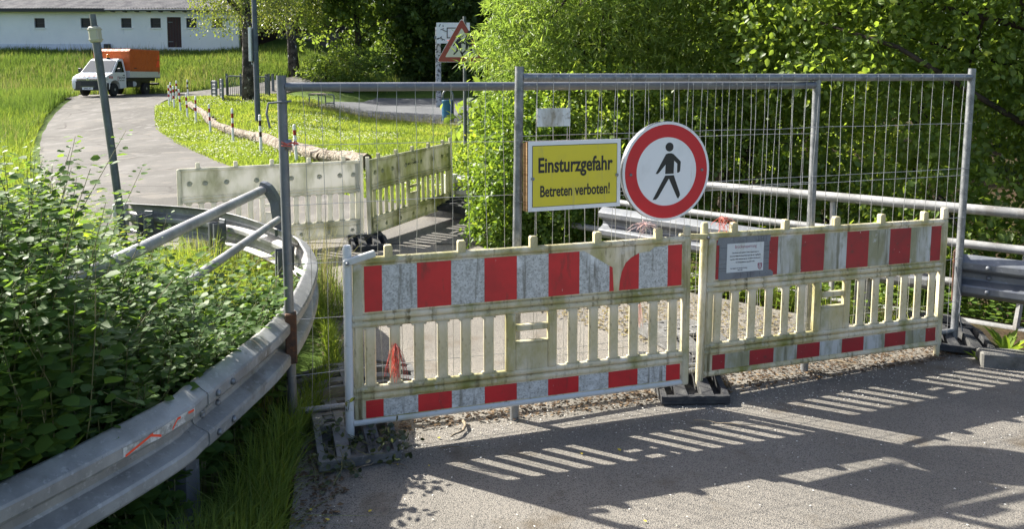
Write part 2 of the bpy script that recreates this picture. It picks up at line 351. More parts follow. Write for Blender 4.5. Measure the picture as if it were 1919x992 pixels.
strip('road', [(-1.0, -6), (-1.0, 1), (-1.03, 3.5), (-1.12, 4.15), (-1.25, 5.3), (-1.55, 6.4), (-2.1, 7.5), (-3.2, 8.5), (-4.6, 9.5)],
      [(14, -6), (10, 1), (7, 3.9), (5.2, 4.7), (3.6, 5.45), (3.05, 6.0), (1.9, 7.0), (.85, 7.95), (.15, 9.3)], M_['asphalt'], .004, 18, 8)
strip('path', [(-4.6, 9.45), (-7.0, 12.3), (-9.4, 15.8), (-12.4, 20.8), (-15.4, 26), (-17.9, 31), (-19.8, 35.5), (-21.0, 39)],
      [(.15, 9.25), (-.8, 11.3), (-4.3, 14.7), (-6.5, 17.9), (-9.4, 22.8), (-12.2, 27.5), (-15.2, 34), (-16.0, 38.6)], M_['path'], .012, 14, 8)
strip('far_road', [(-27, 37.5), (-21.5, 40), (-17.6, 41.6), (-14.2, 44.2), (-10.5, 47.5)],
      [(-27, 34.5), (-20, 36.6), (-15.6, 38.3), (-12.6, 41.2), (-8.8, 44.5)], M_['path'], .02, 10, 8)
strip('ball_court', [(-8.5, 34.5), (-8.2, 38), (-7.5, 44)], [(-.5, 28.5), (8, 30), (9, 44)], M_['court'], .015, 14, 8)

M_['shade_toned_floor'] = mat('shade_toned_woodland_floor', (.035, .026, .016), .95, 0, .1, [((.06, .042, .024), 5, .42, .62, 6), ((.03, .04, .012), 1.5, .5, .7, 6)], (14, .6, .05))  # bare woodland floor, its dark brown also standing in for shade on the bank
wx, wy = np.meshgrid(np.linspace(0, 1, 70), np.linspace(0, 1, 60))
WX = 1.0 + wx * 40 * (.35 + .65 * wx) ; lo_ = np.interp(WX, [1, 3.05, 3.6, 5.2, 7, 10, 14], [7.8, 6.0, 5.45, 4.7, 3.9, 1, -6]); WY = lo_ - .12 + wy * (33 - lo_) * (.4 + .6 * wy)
wf = grid_mesh('shade_toned_woodland_floor', WX, WY, tz(WX, WY) + .012 * wy - .012, M_['shade_toned_floor']); tag(wf, kind='structure')

# ================================================================ barn
def barn():
    Yw = 52.0
    def X(px): return (px - CX) / FPX * Yw / 1.0
    def Z(py): return float(atY(200, py, Yw).z)
    x0, x1 = X(-60) - 6, X(451)
    b = thing('barn', 'long white rendered barn with grey corrugated roof on the rise', 'barn', (0, Yw, 0))
    zb, xs_ = 2.6, X(210)
    # wall with window and door openings: columns and panels around the openings (one wall)
    wins = [(px, 33.5, 51.5) for px in (-2, 82, 168, 243, 297.5, 364, 412)]
    ops = [(X(p - 9.6), X(p + 9.6), Z(b_), Z(a_)) for p, a_, b_ in wins] + [(X(318.5), X(344.5), Z(88.5), Z(31.5))]
    ops.sort(); w = MB(); ztop = Z(18) + .15; cur = x0
    for (a, c, zl, zh) in ops:
        w.box(cur, a, 0, .3, zb, ztop); w.box(a, c, 0, .3, zb, zl); w.box(a, c, 0, .3, zh, ztop); cur = c
    w.box(cur, x1, 0, .3, zb, ztop)
    wall = w.build('wall', M_['render'], b)
    MB().box(x0, X(206), -.045, -.002, zb, Z(82)).build('plinth', M_['plinth'], b)
    MB().box(x0, xs_, -.03, -.003, Z(24), ztop).build('cornice', M_['frame_white'], b)
    for (a, c, zl, zh) in ops:
        if c - a > .8:
            d = MB().box(a + .01, c - .01, .06, .11, zl, zh).build('door', M_['brownwood'], b)
            for k in range(1, 5): MB().box(a + (c - a) * k / 5 - .012, a + (c - a) * k / 5 + .012, .05, .059, zl + .02, zh - .02).build('batten', M_['roof_dark'], d)
            for zz in (zl + .35, zh - .35): MB().box(a - .05, a + .35, .035, .05, zz, zz + .05).build('hinge', M_['galv_dark'], d)
            continue
        wn = MB().box(a, a + .05, .10, .16, zl, zh).box(c - .05, c, .10, .16, zl, zh).box(a + .05, c - .05, .10, .16, zl, zl + .05).box(a + .05, c - .05, .10, .16, zh - .05, zh).box(a + .05, c - .05, .105, .155, (zl + zh) / 2 - .02, (zl + zh) / 2 + .02).build('window', M_['roof_dark'], b)
        MB().box(a + .05, c - .05, .128, .136, zl + .05, (zl + zh) / 2 - .02).build('pane', M_['glass'], wn)
        MB().box(a + .05, c - .05, .128, .136, (zl + zh) / 2 + .02, zh - .05).build('pane', M_['glass'], wn)
        MB().box(a - .06, c + .06, -.07, .02, zl - .07, zl - .004).build('sill', M_['frame_white'], wn)
        MB().box(a - .045, a, -.006, .03, zl, zh).box(c, c + .045, -.006, .03, zl, zh).box(a - .045, c + .045, -.006, .03, zh, zh + .045).build('surround', M_['frame_white'], wn)
    # corrugated roofs, two lengths at slightly different heights
    def roof(xa, xb, ze, col):
        pit = .30; n = int((xb - xa) / .045); t = np.linspace(xa, xb, n); rows = np.array([0, 1.2, 2.4, 3.6, 4.8, 6.0, 7.2])
        Xr, Dr = np.meshgrid(t, rows)
        Zr = ze + Dr * pit + .03 * np.sin(Xr * 2 * PI / .19) + .012 * np.sin(Xr * .8) - .02 * (np.arange(7)[:, None] % 2)
        o = grid_mesh('roof', Xr, -.45 + Dr, Zr, col); o.parent = b; return o
    roof(x0, X(213), Z(16), M_['roof']); roof(X(211), x1 + .4, Z(16.3), M_['roof'])
    MB().box(x0, X(211), -.50, -.40, Z(22.5), Z(16.5)).build('fascia', M_['roof_dark'], b)
    MB().tube([(X(211), -.52, Z(19.5)), (x1 + .3, -.52, Z(19.5))], .07, 8).build('gutter', M_['galv_dark'], b)
    for px in range(222, 450, 22): MB().box(X(px) - .06, X(px) + .06, -.42, -.01, Z(22.5), Z(20)).build('rafter_end', M_['roof_dark'], b)
    MB().box(X(201), X(213), -.12, -.05, Z(92), Z(82)).build('cellar_hatch', M_['roof_dark'], b)
    MB().box(x1 - .1, x1 + .15, .3, 8, zb, ztop + 1.2).build('gable_wall', M_['brownwood'], b)
    # timber barn beside it, set back
    t = thing('timber_barn', 'dark brown boarded barn standing behind the birches', 'barn', (0, 60, 0))
    xa, xb = (456 - CX) / FPX * 60, (640 - CX) / FPX * 60
    core = MB().box(xa, xb, .06, 9, 4.3, 12).build('wall', M_['brownwood'], t)
    nb = int((xb - xa) / .28)
    for k in range(nb):
        a = xa + k * (xb - xa) / nb
        o = MB().box(a + .012, a + (xb - xa) / nb - .012, 0, .058, 5.2, 12).build('board', M_['brownwood'], core)
    MB().box(xa, xb, -.02, .058, 4.0, 5.2).build('plinth', M_['concrete'], t)
    MB().box(xa - .4, xb + .3, -.5, 9.4, 12.0, 12.2).build('roof', M_['roof'], t)
barn()
# ================================================================ guardrails and pipe railings
WPROF = [(0.0, .155), (.012, .157), (.028, .150), (.078, .118), (.083, .108), (.083, .068), (.076, .056), (.012, .026), (.006, .014), (.006, -.014), (.012, -.026),
         (.076, -.056), (.083, -.068), (.083, -.108), (.078, -.118), (.028, -.150), (.012, -.157), (0.0, -.155)]
def resample(P, step):
    P = [Vector(p) for p in P]; out = []
    n = len(P)
    dense = []
    for i in range(n - 1):
        a = P[i - 1] if i else 2 * P[0] - P[1]; b, c = P[i], P[i + 1]; d = P[i + 2] if i + 2 < n else 2 * P[-1] - P[-2]
        for k in range(24):
            u = k / 24; dense.append(.5 * (2 * b + (c - a) * u + (2 * a - 5 * b + 4 * c - d) * u * u + (3 * b - a - 3 * c + d) * u ** 3))
    dense.append(P[-1]); acc = 0; out = [dense[0]]
    for i in range(1, len(dense)):
        acc += (dense[i] - dense[i - 1]).length
        if acc >= step: out.append(dense[i]); acc = 0
    if (out[-1] - dense[-1]).length > 1e-3: out.append(dense[-1])
    return out
def sweep_beam(pts, side, zc, lift=0.0, zs=None):
    """W-profile with sheet thickness swept along a plan path; side: +1 waves to the right of travel"""
    mb = MB(); th = .005; n = len(WPROF); V = []; F = []
    prof = [(a + lift, b) for a, b in WPROF] + [(a + lift - th, b) for a, b in WPROF[::-1]]
    m = len(prof)
    for i, p in enumerate(pts):
        t = (pts[min(i + 1, len(pts) - 1)] - pts[max(i - 1, 0)]); t.z = 0; t.normalize()
        nr = Vector((t.y, -t.x, 0)) * side
        for a, b in prof: V.append(Vector((p.x, p.y, zc + b)) + nr * a)
    for i in range(len(pts) - 1):
        for k in range(m):
            k2 = (k + 1) % m; F.append((i * m + k, i * m + k2, (i + 1) * m + k2, (i + 1) * m + k))
    for k in range(n - 1):                                  # thin end faces of the sheet
        for o in (0, (len(pts) - 1) * m): F.append((o + k, o + k + 1, o + m - 2 - k, o + m - 1 - k))
    return mb.add(V, F)
def frame_at(pts, i):
    t = (pts[min(i + 1, len(pts) - 1)] - pts[max(i - 1, 0)]); t.z = 0; t.normalize(); return t
def bolt(parent, p, nrm, r=.016, mt=None):
    q = nrm.to_track_quat('Z', 'Y').to_matrix().to_4x4(); q.translation = p
    return MB().lathe([(r, -.004), (r, .006), (r * .75, .012), (r * .3, .015)], 10, q).build('bolt', mt or M_['galv'], parent, True)

def guardrail_left():
    g = thing('guardrail', 'galvanised guardrail bending round the leafy shrub beside the wire fence', 'guardrail')
    P = [(-2.35, 1.2), (-1.98, 1.85), (-1.67, 2.45), (-1.42, 3.08), (-1.385, 3.31), (-1.335, 3.71), (-1.30, 4.17), (-1.34, 4.80), (-1.47, 5.55), (-1.64, 6.07), (-1.87, 6.53), (-2.58, 7.40), (-3.2, 7.86), (-4.0, 8.14)]
    pts = resample([(x, y, 0) for x, y in P], .06); zc = .53
    def near(x, y): return min(range(len(pts)), key=lambda i: (pts[i].x - x) ** 2 + (pts[i].y - y) ** 2)
    j1, j2 = near(-1.385, 3.31), near(-1.84, 6.5)
    beams = [(pts[:j1 + 4], 0.0), (pts[j1:j2 + 3], .007), (pts[j2:], 0.0)]
    bo = [sweep_beam(a, 1, zc, l).build('beam', M_['galv_dull'], g, True, 18) for a, l in beams]
    for (jx, ks) in ((j1, (1, 3)), (j2, (1, 3))):
        for k in ks:
            i = jx + k; t = frame_at(pts, i); n = Vector((t.y, -t.x, 0))
            for off, dz in ((.093, .088), (.093, -.088), (.016, .016), (.016, -.016)):
                bolt(bo[1], pts[i] + n * off + Vector((0, 0, zc + dz)), n, .015)
    for (x, y) in ((-1.72, 2.35), (-1.36, 3.36), (-1.26, 5.0), (-1.70, 6.38), (-2.75, 7.62), (-3.65, 8.1)):
        i = near(x, y); t = frame_at(pts, i); n = Vector((t.y, -t.x, 0)); c = pts[i] - n * .092
        Mx = Matrix((( t.x, n.x, 0, c.x), (t.y, n.y, 0, c.y), (0, 0, 1, 0), (0, 0, 0, 1)))
        MB().box(-.055, .055, .048, .054, -.4, .60, 0, Mx).box(-.055, -.049, -.05, .048, -.4, .60, 0, Mx).box(.049, .055, -.05, .048, -.4, .60, 0, Mx).box(-.055, -.03, -.056, -.05, -.4, .6, 0, Mx).box(.03, .055, -.056, -.05, -.4, .6, 0, Mx).build('post', M_['galv_dark'], g)
        MB().box(-.05, .05, .056, .074, .43, .63, .004, Mx).build('spacer', M_['galv_dark'], g)
        bolt(g, pts[i] + n * .012 + Vector((0, 0, zc)), n, .018)
    # flat end cap at the far end
    e = pts[-1]; MB().box(e.x - .12, e.x + .01, e.y - .04, e.y + .06, .38, .68, .01).build('end_cap', M_['plastic_clean'], g)
    # torn sticker on the upper wave of the near beam
    def face(i, s, dz): # a point on the outer face of the upper wave
        t = frame_at(pts, i); n = Vector((t.y, -t.x, 0)); return pts[i] + n * (.0845 + s) + Vector((0, 0, zc + dz))
    a, b = near(-1.52, 2.86), near(-1.405, 3.20)
    mb = MB(); V = []; prof = [.070 + .0, .108]
    idx = list(range(a, b + 1))
    for q, i in enumerate(idx):
        V += [face(i, .0, .070 + .004 * math.sin(q * 2.1)), face(i, .0, .106 - .006 * math.sin(q * 1.3))]
    st = mb.add(V, [(2 * q, 2 * q + 2, 2 * q + 3, 2 * q + 1) for q in range(len(idx) - 1)]).build('torn_sticker', mat('torn_sticker', (.62, .60, .56), .5, 0, .5, [((.30, .29, .26), 18, .45, .6, 6), ((.2, .19, .17), 50, .55, .7, 5)]), bo[0])
    for (u0, u1, z0, z1) in ((.02, .34, .072, .100), (.30, .45, .100, .074), (.62, .70, .074, .104), (.70, .98, .104, .098)):
        pa, pb = [idx[0] + u * (len(idx) - 1) for u in (u0, u1)]
        def fp(q, z): i = int(min(q, idx[-1] - 1)); return face(i, .0012, z).lerp(face(i + 1, .0012, z), q - i)
        V = [fp(pa, z0 - .005), fp(pb, z1 - .005), fp(pb, z1 + .005), fp(pa, z0 + .005)]
        MB().add(V, [(0, 1, 2, 3)]).build('orange_streak', M_['fluor'], st)
guardrail_left()

def guardrail_right():
    g = thing('guardrail', 'galvanised guardrail running obliquely along the bridge edge past the last barrier', 'guardrail')
    zc = .53
    # the beam stops at the rusty end bracket by the fence post and starts again after it
    A = resample([(.92, 7.92, 0), (1.2, 7.66, 0), (1.95, 6.97, 0), (3.18, 5.95, 0)], .12)
    B = resample([(3.33, 5.80, 0), (3.66, 5.56, 0), (4.3, 5.12, 0), (5.5, 4.45, 0)], .08)
    ba = sweep_beam(A, 1, zc).build('beam', M_['galv_dark'], g, True, 18)  # darker zinc tone stands in for shade on this far beam
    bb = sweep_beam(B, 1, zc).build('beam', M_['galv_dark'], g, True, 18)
    for i in (2, 5):
        t = frame_at(B, i); n = Vector((t.y, -t.x, 0))
        for off, dz in ((.086, .088), (.086, -.088), (.010, .0)): bolt(bb, B[i] + n * off + Vector((0, 0, zc + dz)), n, .017, M_['galv_dark'])
    t = frame_at(B, 3); n = Vector((t.y, -t.x, 0)); c = B[4]
    Mx = Matrix(((t.x, n.x, 0, c.x), (t.y, n.y, 0, c.y), (0, 0, 1, zc), (0, 0, 0, 1)))
    MB().box(-.06, .06, .008, .014, -.02, .02, 0, Mx).build('washer_plate', M_['galv_dark'], bb)
    MB().box(.10, .22, .0845, .0862, .075, .108, 0, Mx).build('orange_sticker', mat('torn_orange_sticker', (.65, .12, .04), .5, 0, .5, [((.6, .5, .42), 24, .5, .6, 5), ((.2, .1, .07), 40, .58, .7, 4)]), bb)
    e = B[0]; Mx = Matrix(((t.x, n.x, 0, e.x), (t.y, n.y, 0, e.y), (0, 0, 1, 0), (0, 0, 0, 1)))
    MB().box(-.045, .0, -.03, .10, .34, .72, .006, Mx).build('end_bracket', M_['rust'], g)
    for (P, i) in ((B, 6), (B, 24), (A, 4), (A, 18)):
        i = min(i, len(P) - 2); t = frame_at(P, i); n = Vector((t.y, -t.x, 0)); c = P[i] - n * .07
        Mx = Matrix(((t.x, n.x, 0, c.x), (t.y, n.y, 0, c.y), (0, 0, 1, 0), (0, 0, 0, 1)))
        MB().box(-.055, .055, .05, .056, -.9, .60, 0, Mx).box(-.055, -.048, -.05, .05, -.9, .60, 0, Mx).box(.048, .055, -.05, .05, -.9, .6, 0, Mx).build('post', M_['galv_dark'], g)
guardrail_right()

def rail_right():
    r = thing('bridge_railing', 'pale steel pipe railing along the bridge edge in front of the dark trees', 'railing')
    o = Vector((.26, .30, 0)); a, b, c = Vector((.7, 8.95, 0)) , Vector((2.0, 7.72, 0)), Vector((4.1, 6.10, 0))
    d = Vector((6.2, 4.65, 0))
    for z, rad in ((.92, .042), (.63, .036), (.30, .036), (-.02, .036)):
        MB().tube([p + Vector((0, 0, z)) for p in (a, b, c, d)], rad, 12).build('pipe', M_['galv_dull'], r, True, 40)
    for p, lean in ((a.lerp(b, .5), 0), (b.lerp(c, .42), 0), (b.lerp(c, .955), .10), (c.lerp(d, .7), 0)):
        MB().tube([p + Vector((-lean, -.02, -.75)), p + Vector((lean * .2, .0, .2)), p + Vector((lean, .035, .93))], .026, 6).build('post', M_['galv_dull'], r)
    # joint sleeve
    p = b.lerp(c, .975); q = b.lerp(c, .99); MB().tube([p + Vector((0, 0, .92)), q + Vector((0, 0, .92))], .047, 12).build('sleeve', M_['galv_dull'], r)
rail_right()
def rail_left():
    r = thing('pipe_railing', 'grey pipe railing with a curved end bracket sunk in the leafy shrub', 'railing')
    a, b = atY(492, 356, 6.95), onZ(178, 508, 1.0); b = a + (b - a) * 1.55
    MB().tube([a, b], .038, 12).build('pipe', M_['galv_dull'], r, True, 40)
    c, d = atY(523, 411, 6.9), onZ(350, 531, .74)
    MB().tube([c, d], .030, 12).build('pipe', M_['galv_dull'], r, True, 40)
    e = a + Vector((0, .03, 0))
    prof = [a + Vector((-.02, .02, .035)), a + Vector((.035, .03, .01)), a + Vector((.10, .03, -.10)), atY(519, 395, 6.97), atY(527, 440, 6.97), atY(531, 500, 6.97), atY(533, 620, 6.97)]
    prof = resample(prof, .03); V = []; F = []
    for i, p in enumerate(prof):
        t = (prof[min(i + 1, len(prof) - 1)] - prof[max(i - 1, 0)]).normalized(); n = t.cross(Vector((0, 1, 0))).normalized() * .038
        V += [p + n + Vector((0, -.05, 0)), p + n + Vector((0, .05, 0)), p - n + Vector((0, .05, 0)), p - n + Vector((0, -.05, 0))]
    m = 4
    for i in range(len(prof) - 1):
        for k in range(m): F.append((i * m + k, i * m + (k + 1) % m, (i + 1) * m + (k + 1) % m, (i + 1) * m + k))
    F += [(0, 1, 2, 3), tuple(len(V) - 4 + k for k in (3, 2, 1, 0))]
    MB().add(V, F).build('end_bracket', M_['galv_dark'], r)
rail_left()

def far_guard_end():
    g = thing('guardrail', 'short white guardrail stub with a boxed end cap poking out of the bush', 'guardrail')
    a = atY(857, 330, 11.6); pts = [Vector((a.x, a.y, 0)), Vector((a.x + .5, a.y - .35, 0)), Vector((a.x + 1.0, a.y - .9, 0))]
    pts = resample(pts, .08)
    sweep_beam(pts, 1, a.z - .14).build('beam', M_['galv_dull'], g, True, 18)
    t = frame_at(pts, 1); n = Vector((t.y, -t.x, 0)); c = pts[0]
    Mx = Matrix(((t.x, n.x, 0, c.x), (t.y, n.y, 0, c.y), (0, 0, 1, a.z - .14), (0, 0, 0, 1)))
    MB().box(-.16, .02, -.03, .13, -.20, .17, .02, Mx).build('end_cap', M_['plastic_clean'], g)
    for k in (.02, .08): bolt(g, Mx @ Vector((-.16, k, .06)), -t, .014, M_['blackplastic'])
    for k in (3, 9): MB().tube([pts[k] + Vector((0, 0, -.1)), pts[k] + Vector((0, 0, a.z - .1))], .045, 6).build('post', M_['galv_dark'], g)
far_guard_end()

# ================================================================ wire fence panels
FA, FB = onZ(550, 815), onZ(1507, 697)
FC, FD = onZ(964, 788), onZ(1786, 652)
def fence_panel(p0, p1, label, tops, ztop=2.0, plate=False, extra=None):
    d = p1 - p0; L = d.length; f = thing('wire_fence', label, 'fence', p0, math.atan2(d.y, d.x), 'wire fence panels closing the bridge')
    lean0, lean1 = tops
    def pt(x, z): k = z / ztop; return Vector((x + (lean0 * (1 - x / L) + lean1 * x / L) * k, 0, z))
    for x in (0, L): MB().tube([pt(x, .0), pt(x, .6), pt(x, ztop - .02), pt(x, ztop + .018)], .0255, 12).build('post', M_['galv_dark'] if x == 0 and extra else M_['galv'], f, True, 40)
    MB().tube([pt(0.018, ztop - .045), pt(L - .018, ztop - .045)], .0245, 12).build('top_rail', M_['galv_dark'] if extra else M_['galv'], f, True, 40)
    MB().tube([pt(.018, .13), pt(L - .018, .13)], .019, 10).build('bottom_rail', M_['galv'], f, True, 40)
    n = int(round(L / .1)); rr = random.Random(int(L * 1000))
    for k in range(1, n):
        x = k * L / n; j = [rr.uniform(-.012, .012) for _ in range(5)]; s = rr.uniform(-.03, .03) if rr.random() < .35 else 0
        zs = (.11, .5, .95, 1.4, 1.75, ztop - .03)
        P = [pt(x + (s * math.sin(PI * (z - .1) / 1.9)) + (j[q - 1] if 0 < q < 5 else 0) * .6, z) + Vector((0, -.024 - (.004 if q else 0), 0)) for q, z in enumerate(zs)]
        MB().tube(P, .0016, 5, False).build('wire', M_['wire'], f, True)
    for z in (.36, .67, .98, 1.29, 1.34, 1.66) if plate else (.35, .66, .97, 1.30, 1.62):
        P = [pt(x, z + rr.uniform(-.006, .006)) + Vector((0, -.028, 0)) for x in np.linspace(0.0, L, 9)]
        MB().tube(P, .0018, 5, False).build('wire', M_['wire'], f, True)
    return f, pt
f1, pt1 = fence_panel(FA, FB, 'wire mesh fence panel with dark end post next to the guardrail', (-.02, .03), 1.985, False, True)
f2, pt2 = fence_panel(FC, FD, 'wire mesh fence panel carrying the yellow sign and the round sign', (.03, .06), 2.035, True)
# details of the left post: rusty bracket, wire hook, red cord
MB().box(-.032, .030, -.05, .03, .42, .70, .006).build('rusty_bracket', M_['rust'], f1)
MB().tube([(-.03, -.03, 1.86), (-.09, -.03, 1.855), (-.10, -.03, 1.80), (-.085, -.03, 1.72)], .006, 6).tube([(-.03, -.03, 1.86), (.03, -.027, 1.865)], .006, 6).build('wire_hook', M_['galv_dark'], f1)
MB().tube([(-.028, -.026, 1.645), (0, -.028, 1.632), (.028, -.026, 1.64), (.06, -.02, 1.632)], .005, 6).tube([(-.028, -.026, 1.625), (.028, -.028, 1.622)], .004, 6).build('red_cord', M_['twine'], f1)
MB().tube([(-.0, 0, 1.60), (0, 0, 1.655)], .0275, 12).build('sleeve', M_['galv'], f1, True)
o2 = f2.matrix_basis if False else Matrix.Translation(FC) @ Matrix.Rotation(math.atan2((FD - FC).y, (FD - FC).x), 4, 'Z')
i2 = o2.inverted(); n2 = (o2.to_3x3() @ Vector((0, -1, 0)))
def on2(px, py, off=.04):          # pixel -> local coordinates of panel 2, off metres in front of its plane
    return i2 @ onPlane(px, py, FC + n2 * off, n2)
a, b = on2(1006, 203, .035), on2(1068, 236, .035)
MB().box(a.x, b.x, -.04, -.036, b.z, a.z).build('name_plate', mat('dirty_plate', (.62, .64, .64), .5, 0, .5, [((.30, .27, .21), 10, .42, .58, 7, (1, 1, .25)), ((.15, .13, .1), 30, .55, .7, 5)]), f2)
MB().tube([(3.42, -.03, .62), (3.46, -.05, .40), (3.44, -.06, .28), (3.48, -.06, .14)], .0045, 6).build('chain', M_['galv_dark'], f2)

# ---- yellow sign on plywood
YS = thing('warning_sign', 'yellow sign reading Einsturzgefahr Betreten verboten on the wire fence', 'sign', FC, o2.to_euler().z)
a, b = on2(990, 266, .075), on2(1162, 386, .075); z1 = (on2(990, 266, .075).z + on2(1162, 259.5, .075).z) / 2; z0 = (on2(990, 398, .075).z + on2(1162, 386, .075).z) / 2
x0, x1 = a.x, b.x
MB().box(x0 - .016, x1 - .02, -.052, -.034, z0 + .004, z1 - .008).build('plywood_backing', M_['plywood'], YS)
MB().box(x0 - .008, x1 - .01, -.0705, -.0535, z0 + .002, z1 - .004).build('plywood_backing', M_['plywood'], YS)
MB().box(x0, x1, -.0755, -.0715, z0, z1, .0008).build('board', M_['sign_white'], YS)
MB().box(x0 + .024, x1 - .024, -.0775, -.076, z0 + .024, z1 - .024).build('border_line', M_['black'], YS)
MB().box(x0 + .027, x1 - .027, -.0785, -.0776, z0 + .027, z1 - .027).build('yellow_face', M_['sign_yellow'], YS)
RX = Matrix.Rotation(PI / 2, 4, 'X'); xm = (x0 + x1) / 2; H = z1 - z0
text_part('lettering', 'Einsturzgefahr', .118, M_['black'], YS, Matrix.Translation((xm, -.079, z0 + H * .645)) @ RX, .655, .0030, fit=(x1 - x0) * .805)
text_part('lettering', 'Betreten verboten!', .090, M_['black'], YS, Matrix.Translation((xm, -.079, z0 + H * .275)) @ RX, .60, .0020, fit=(x1 - x0) * .755)
for sx in (x0 + .012, x1 - .012):
    for sz in (z0 + .012, z1 - .012): MB().lathe([(.004, 0), (.004, .001), (.002, .002)], 8, Matrix.Translation((sx, -.0755, sz)) @ RX).build('screw', M_['sign_white'], YS)
for sx in (x0 + .026, x1 - .026): MB().lathe([(.010, 0), (.010, .006), (.005, .008)], 8, Matrix.Translation((sx, -.0786, z0 + H * .47)) @ RX).build('bolt', M_['galv'], YS)

# ---- round pedestrian prohibition sign
RS = thing('prohibition_sign', 'round white sign with red ring and black walking figure', 'sign', FC, o2.to_euler().z)
c = on2(1250, 321.5, .085)
def disc(r0, r1, y0, y1, name, m, n=64, parent=RS):
    V = []; F = []
    for y in (y0, y1):
        for r in (r0, r1):
            for k in range(n): V.append((c.x + r * math.cos(2 * PI * k / n), y, c.z + r * math.sin(2 * PI * k / n)))
    for k in range(n):
        k2 = (k + 1) % n
        F += [(k, k2, n + k2, n + k), (2 * n + k, 3 * n + k, 3 * n + k2, 2 * n + k2), (n + k, n + k2, 3 * n + k2, 3 * n + k), (k, 2 * n + k, 2 * n + k2, k2)]
    return MB().add(V, F).build(name, m, parent)
disc(.0005, .300, -.082, -.078, 'plate', M_['sign_white'])
disc(.292, .3015, -.0779, -.052, 'flange', M_['galv_dark'])
disc(.0005, .30, -.052, -.0495, 'back_plate', M_['galv_dark'])
disc(.207, .284, -.0832, -.0822, 'red_ring', M_['sign_red'])
def pic(pts, name, mirror=1):
    k = .3 / 287
    poly = [((x - 899) * k / .835, (627 - y) * k) for x, y in pts]
    return MB().prism([(c.x + u, c.z + v) for u, v in poly], 1, -.0834, -.0822).build(name, M_['black'], RS)
k = .3 / 287
pic([(912 + 22 * math.cos(2 * PI * q / 20), 486 + 26 * math.sin(2 * PI * q / 20)) for q in range(20)], 'figure_head')
pic([(893, 527), (905, 522), (922, 522), (935, 528), (974, 570), (976, 578), (973, 628), (966, 636), (956, 636), (957, 584), (939, 566), (937, 641), (890, 641), (892, 586), (858, 630), (848, 639), (838, 637)], 'figure_torso')
pic([(891, 650), (915, 650), (911, 668), (853, 774), (842, 786), (823, 787)], 'figure_leg')
pic([(915, 650), (938, 650), (972, 752), (975, 768), (966, 787), (960, 785), (911, 668)], 'figure_leg')
for s in (-1, 1): MB().lathe([(.009, 0), (.009, .005), (.004, .007)], 8, Matrix.Translation((c.x + s * .246, -.0832, c.z + (-.01 if s < 0 else .0))) @ RX).build('bolt', M_['galv'], RS)

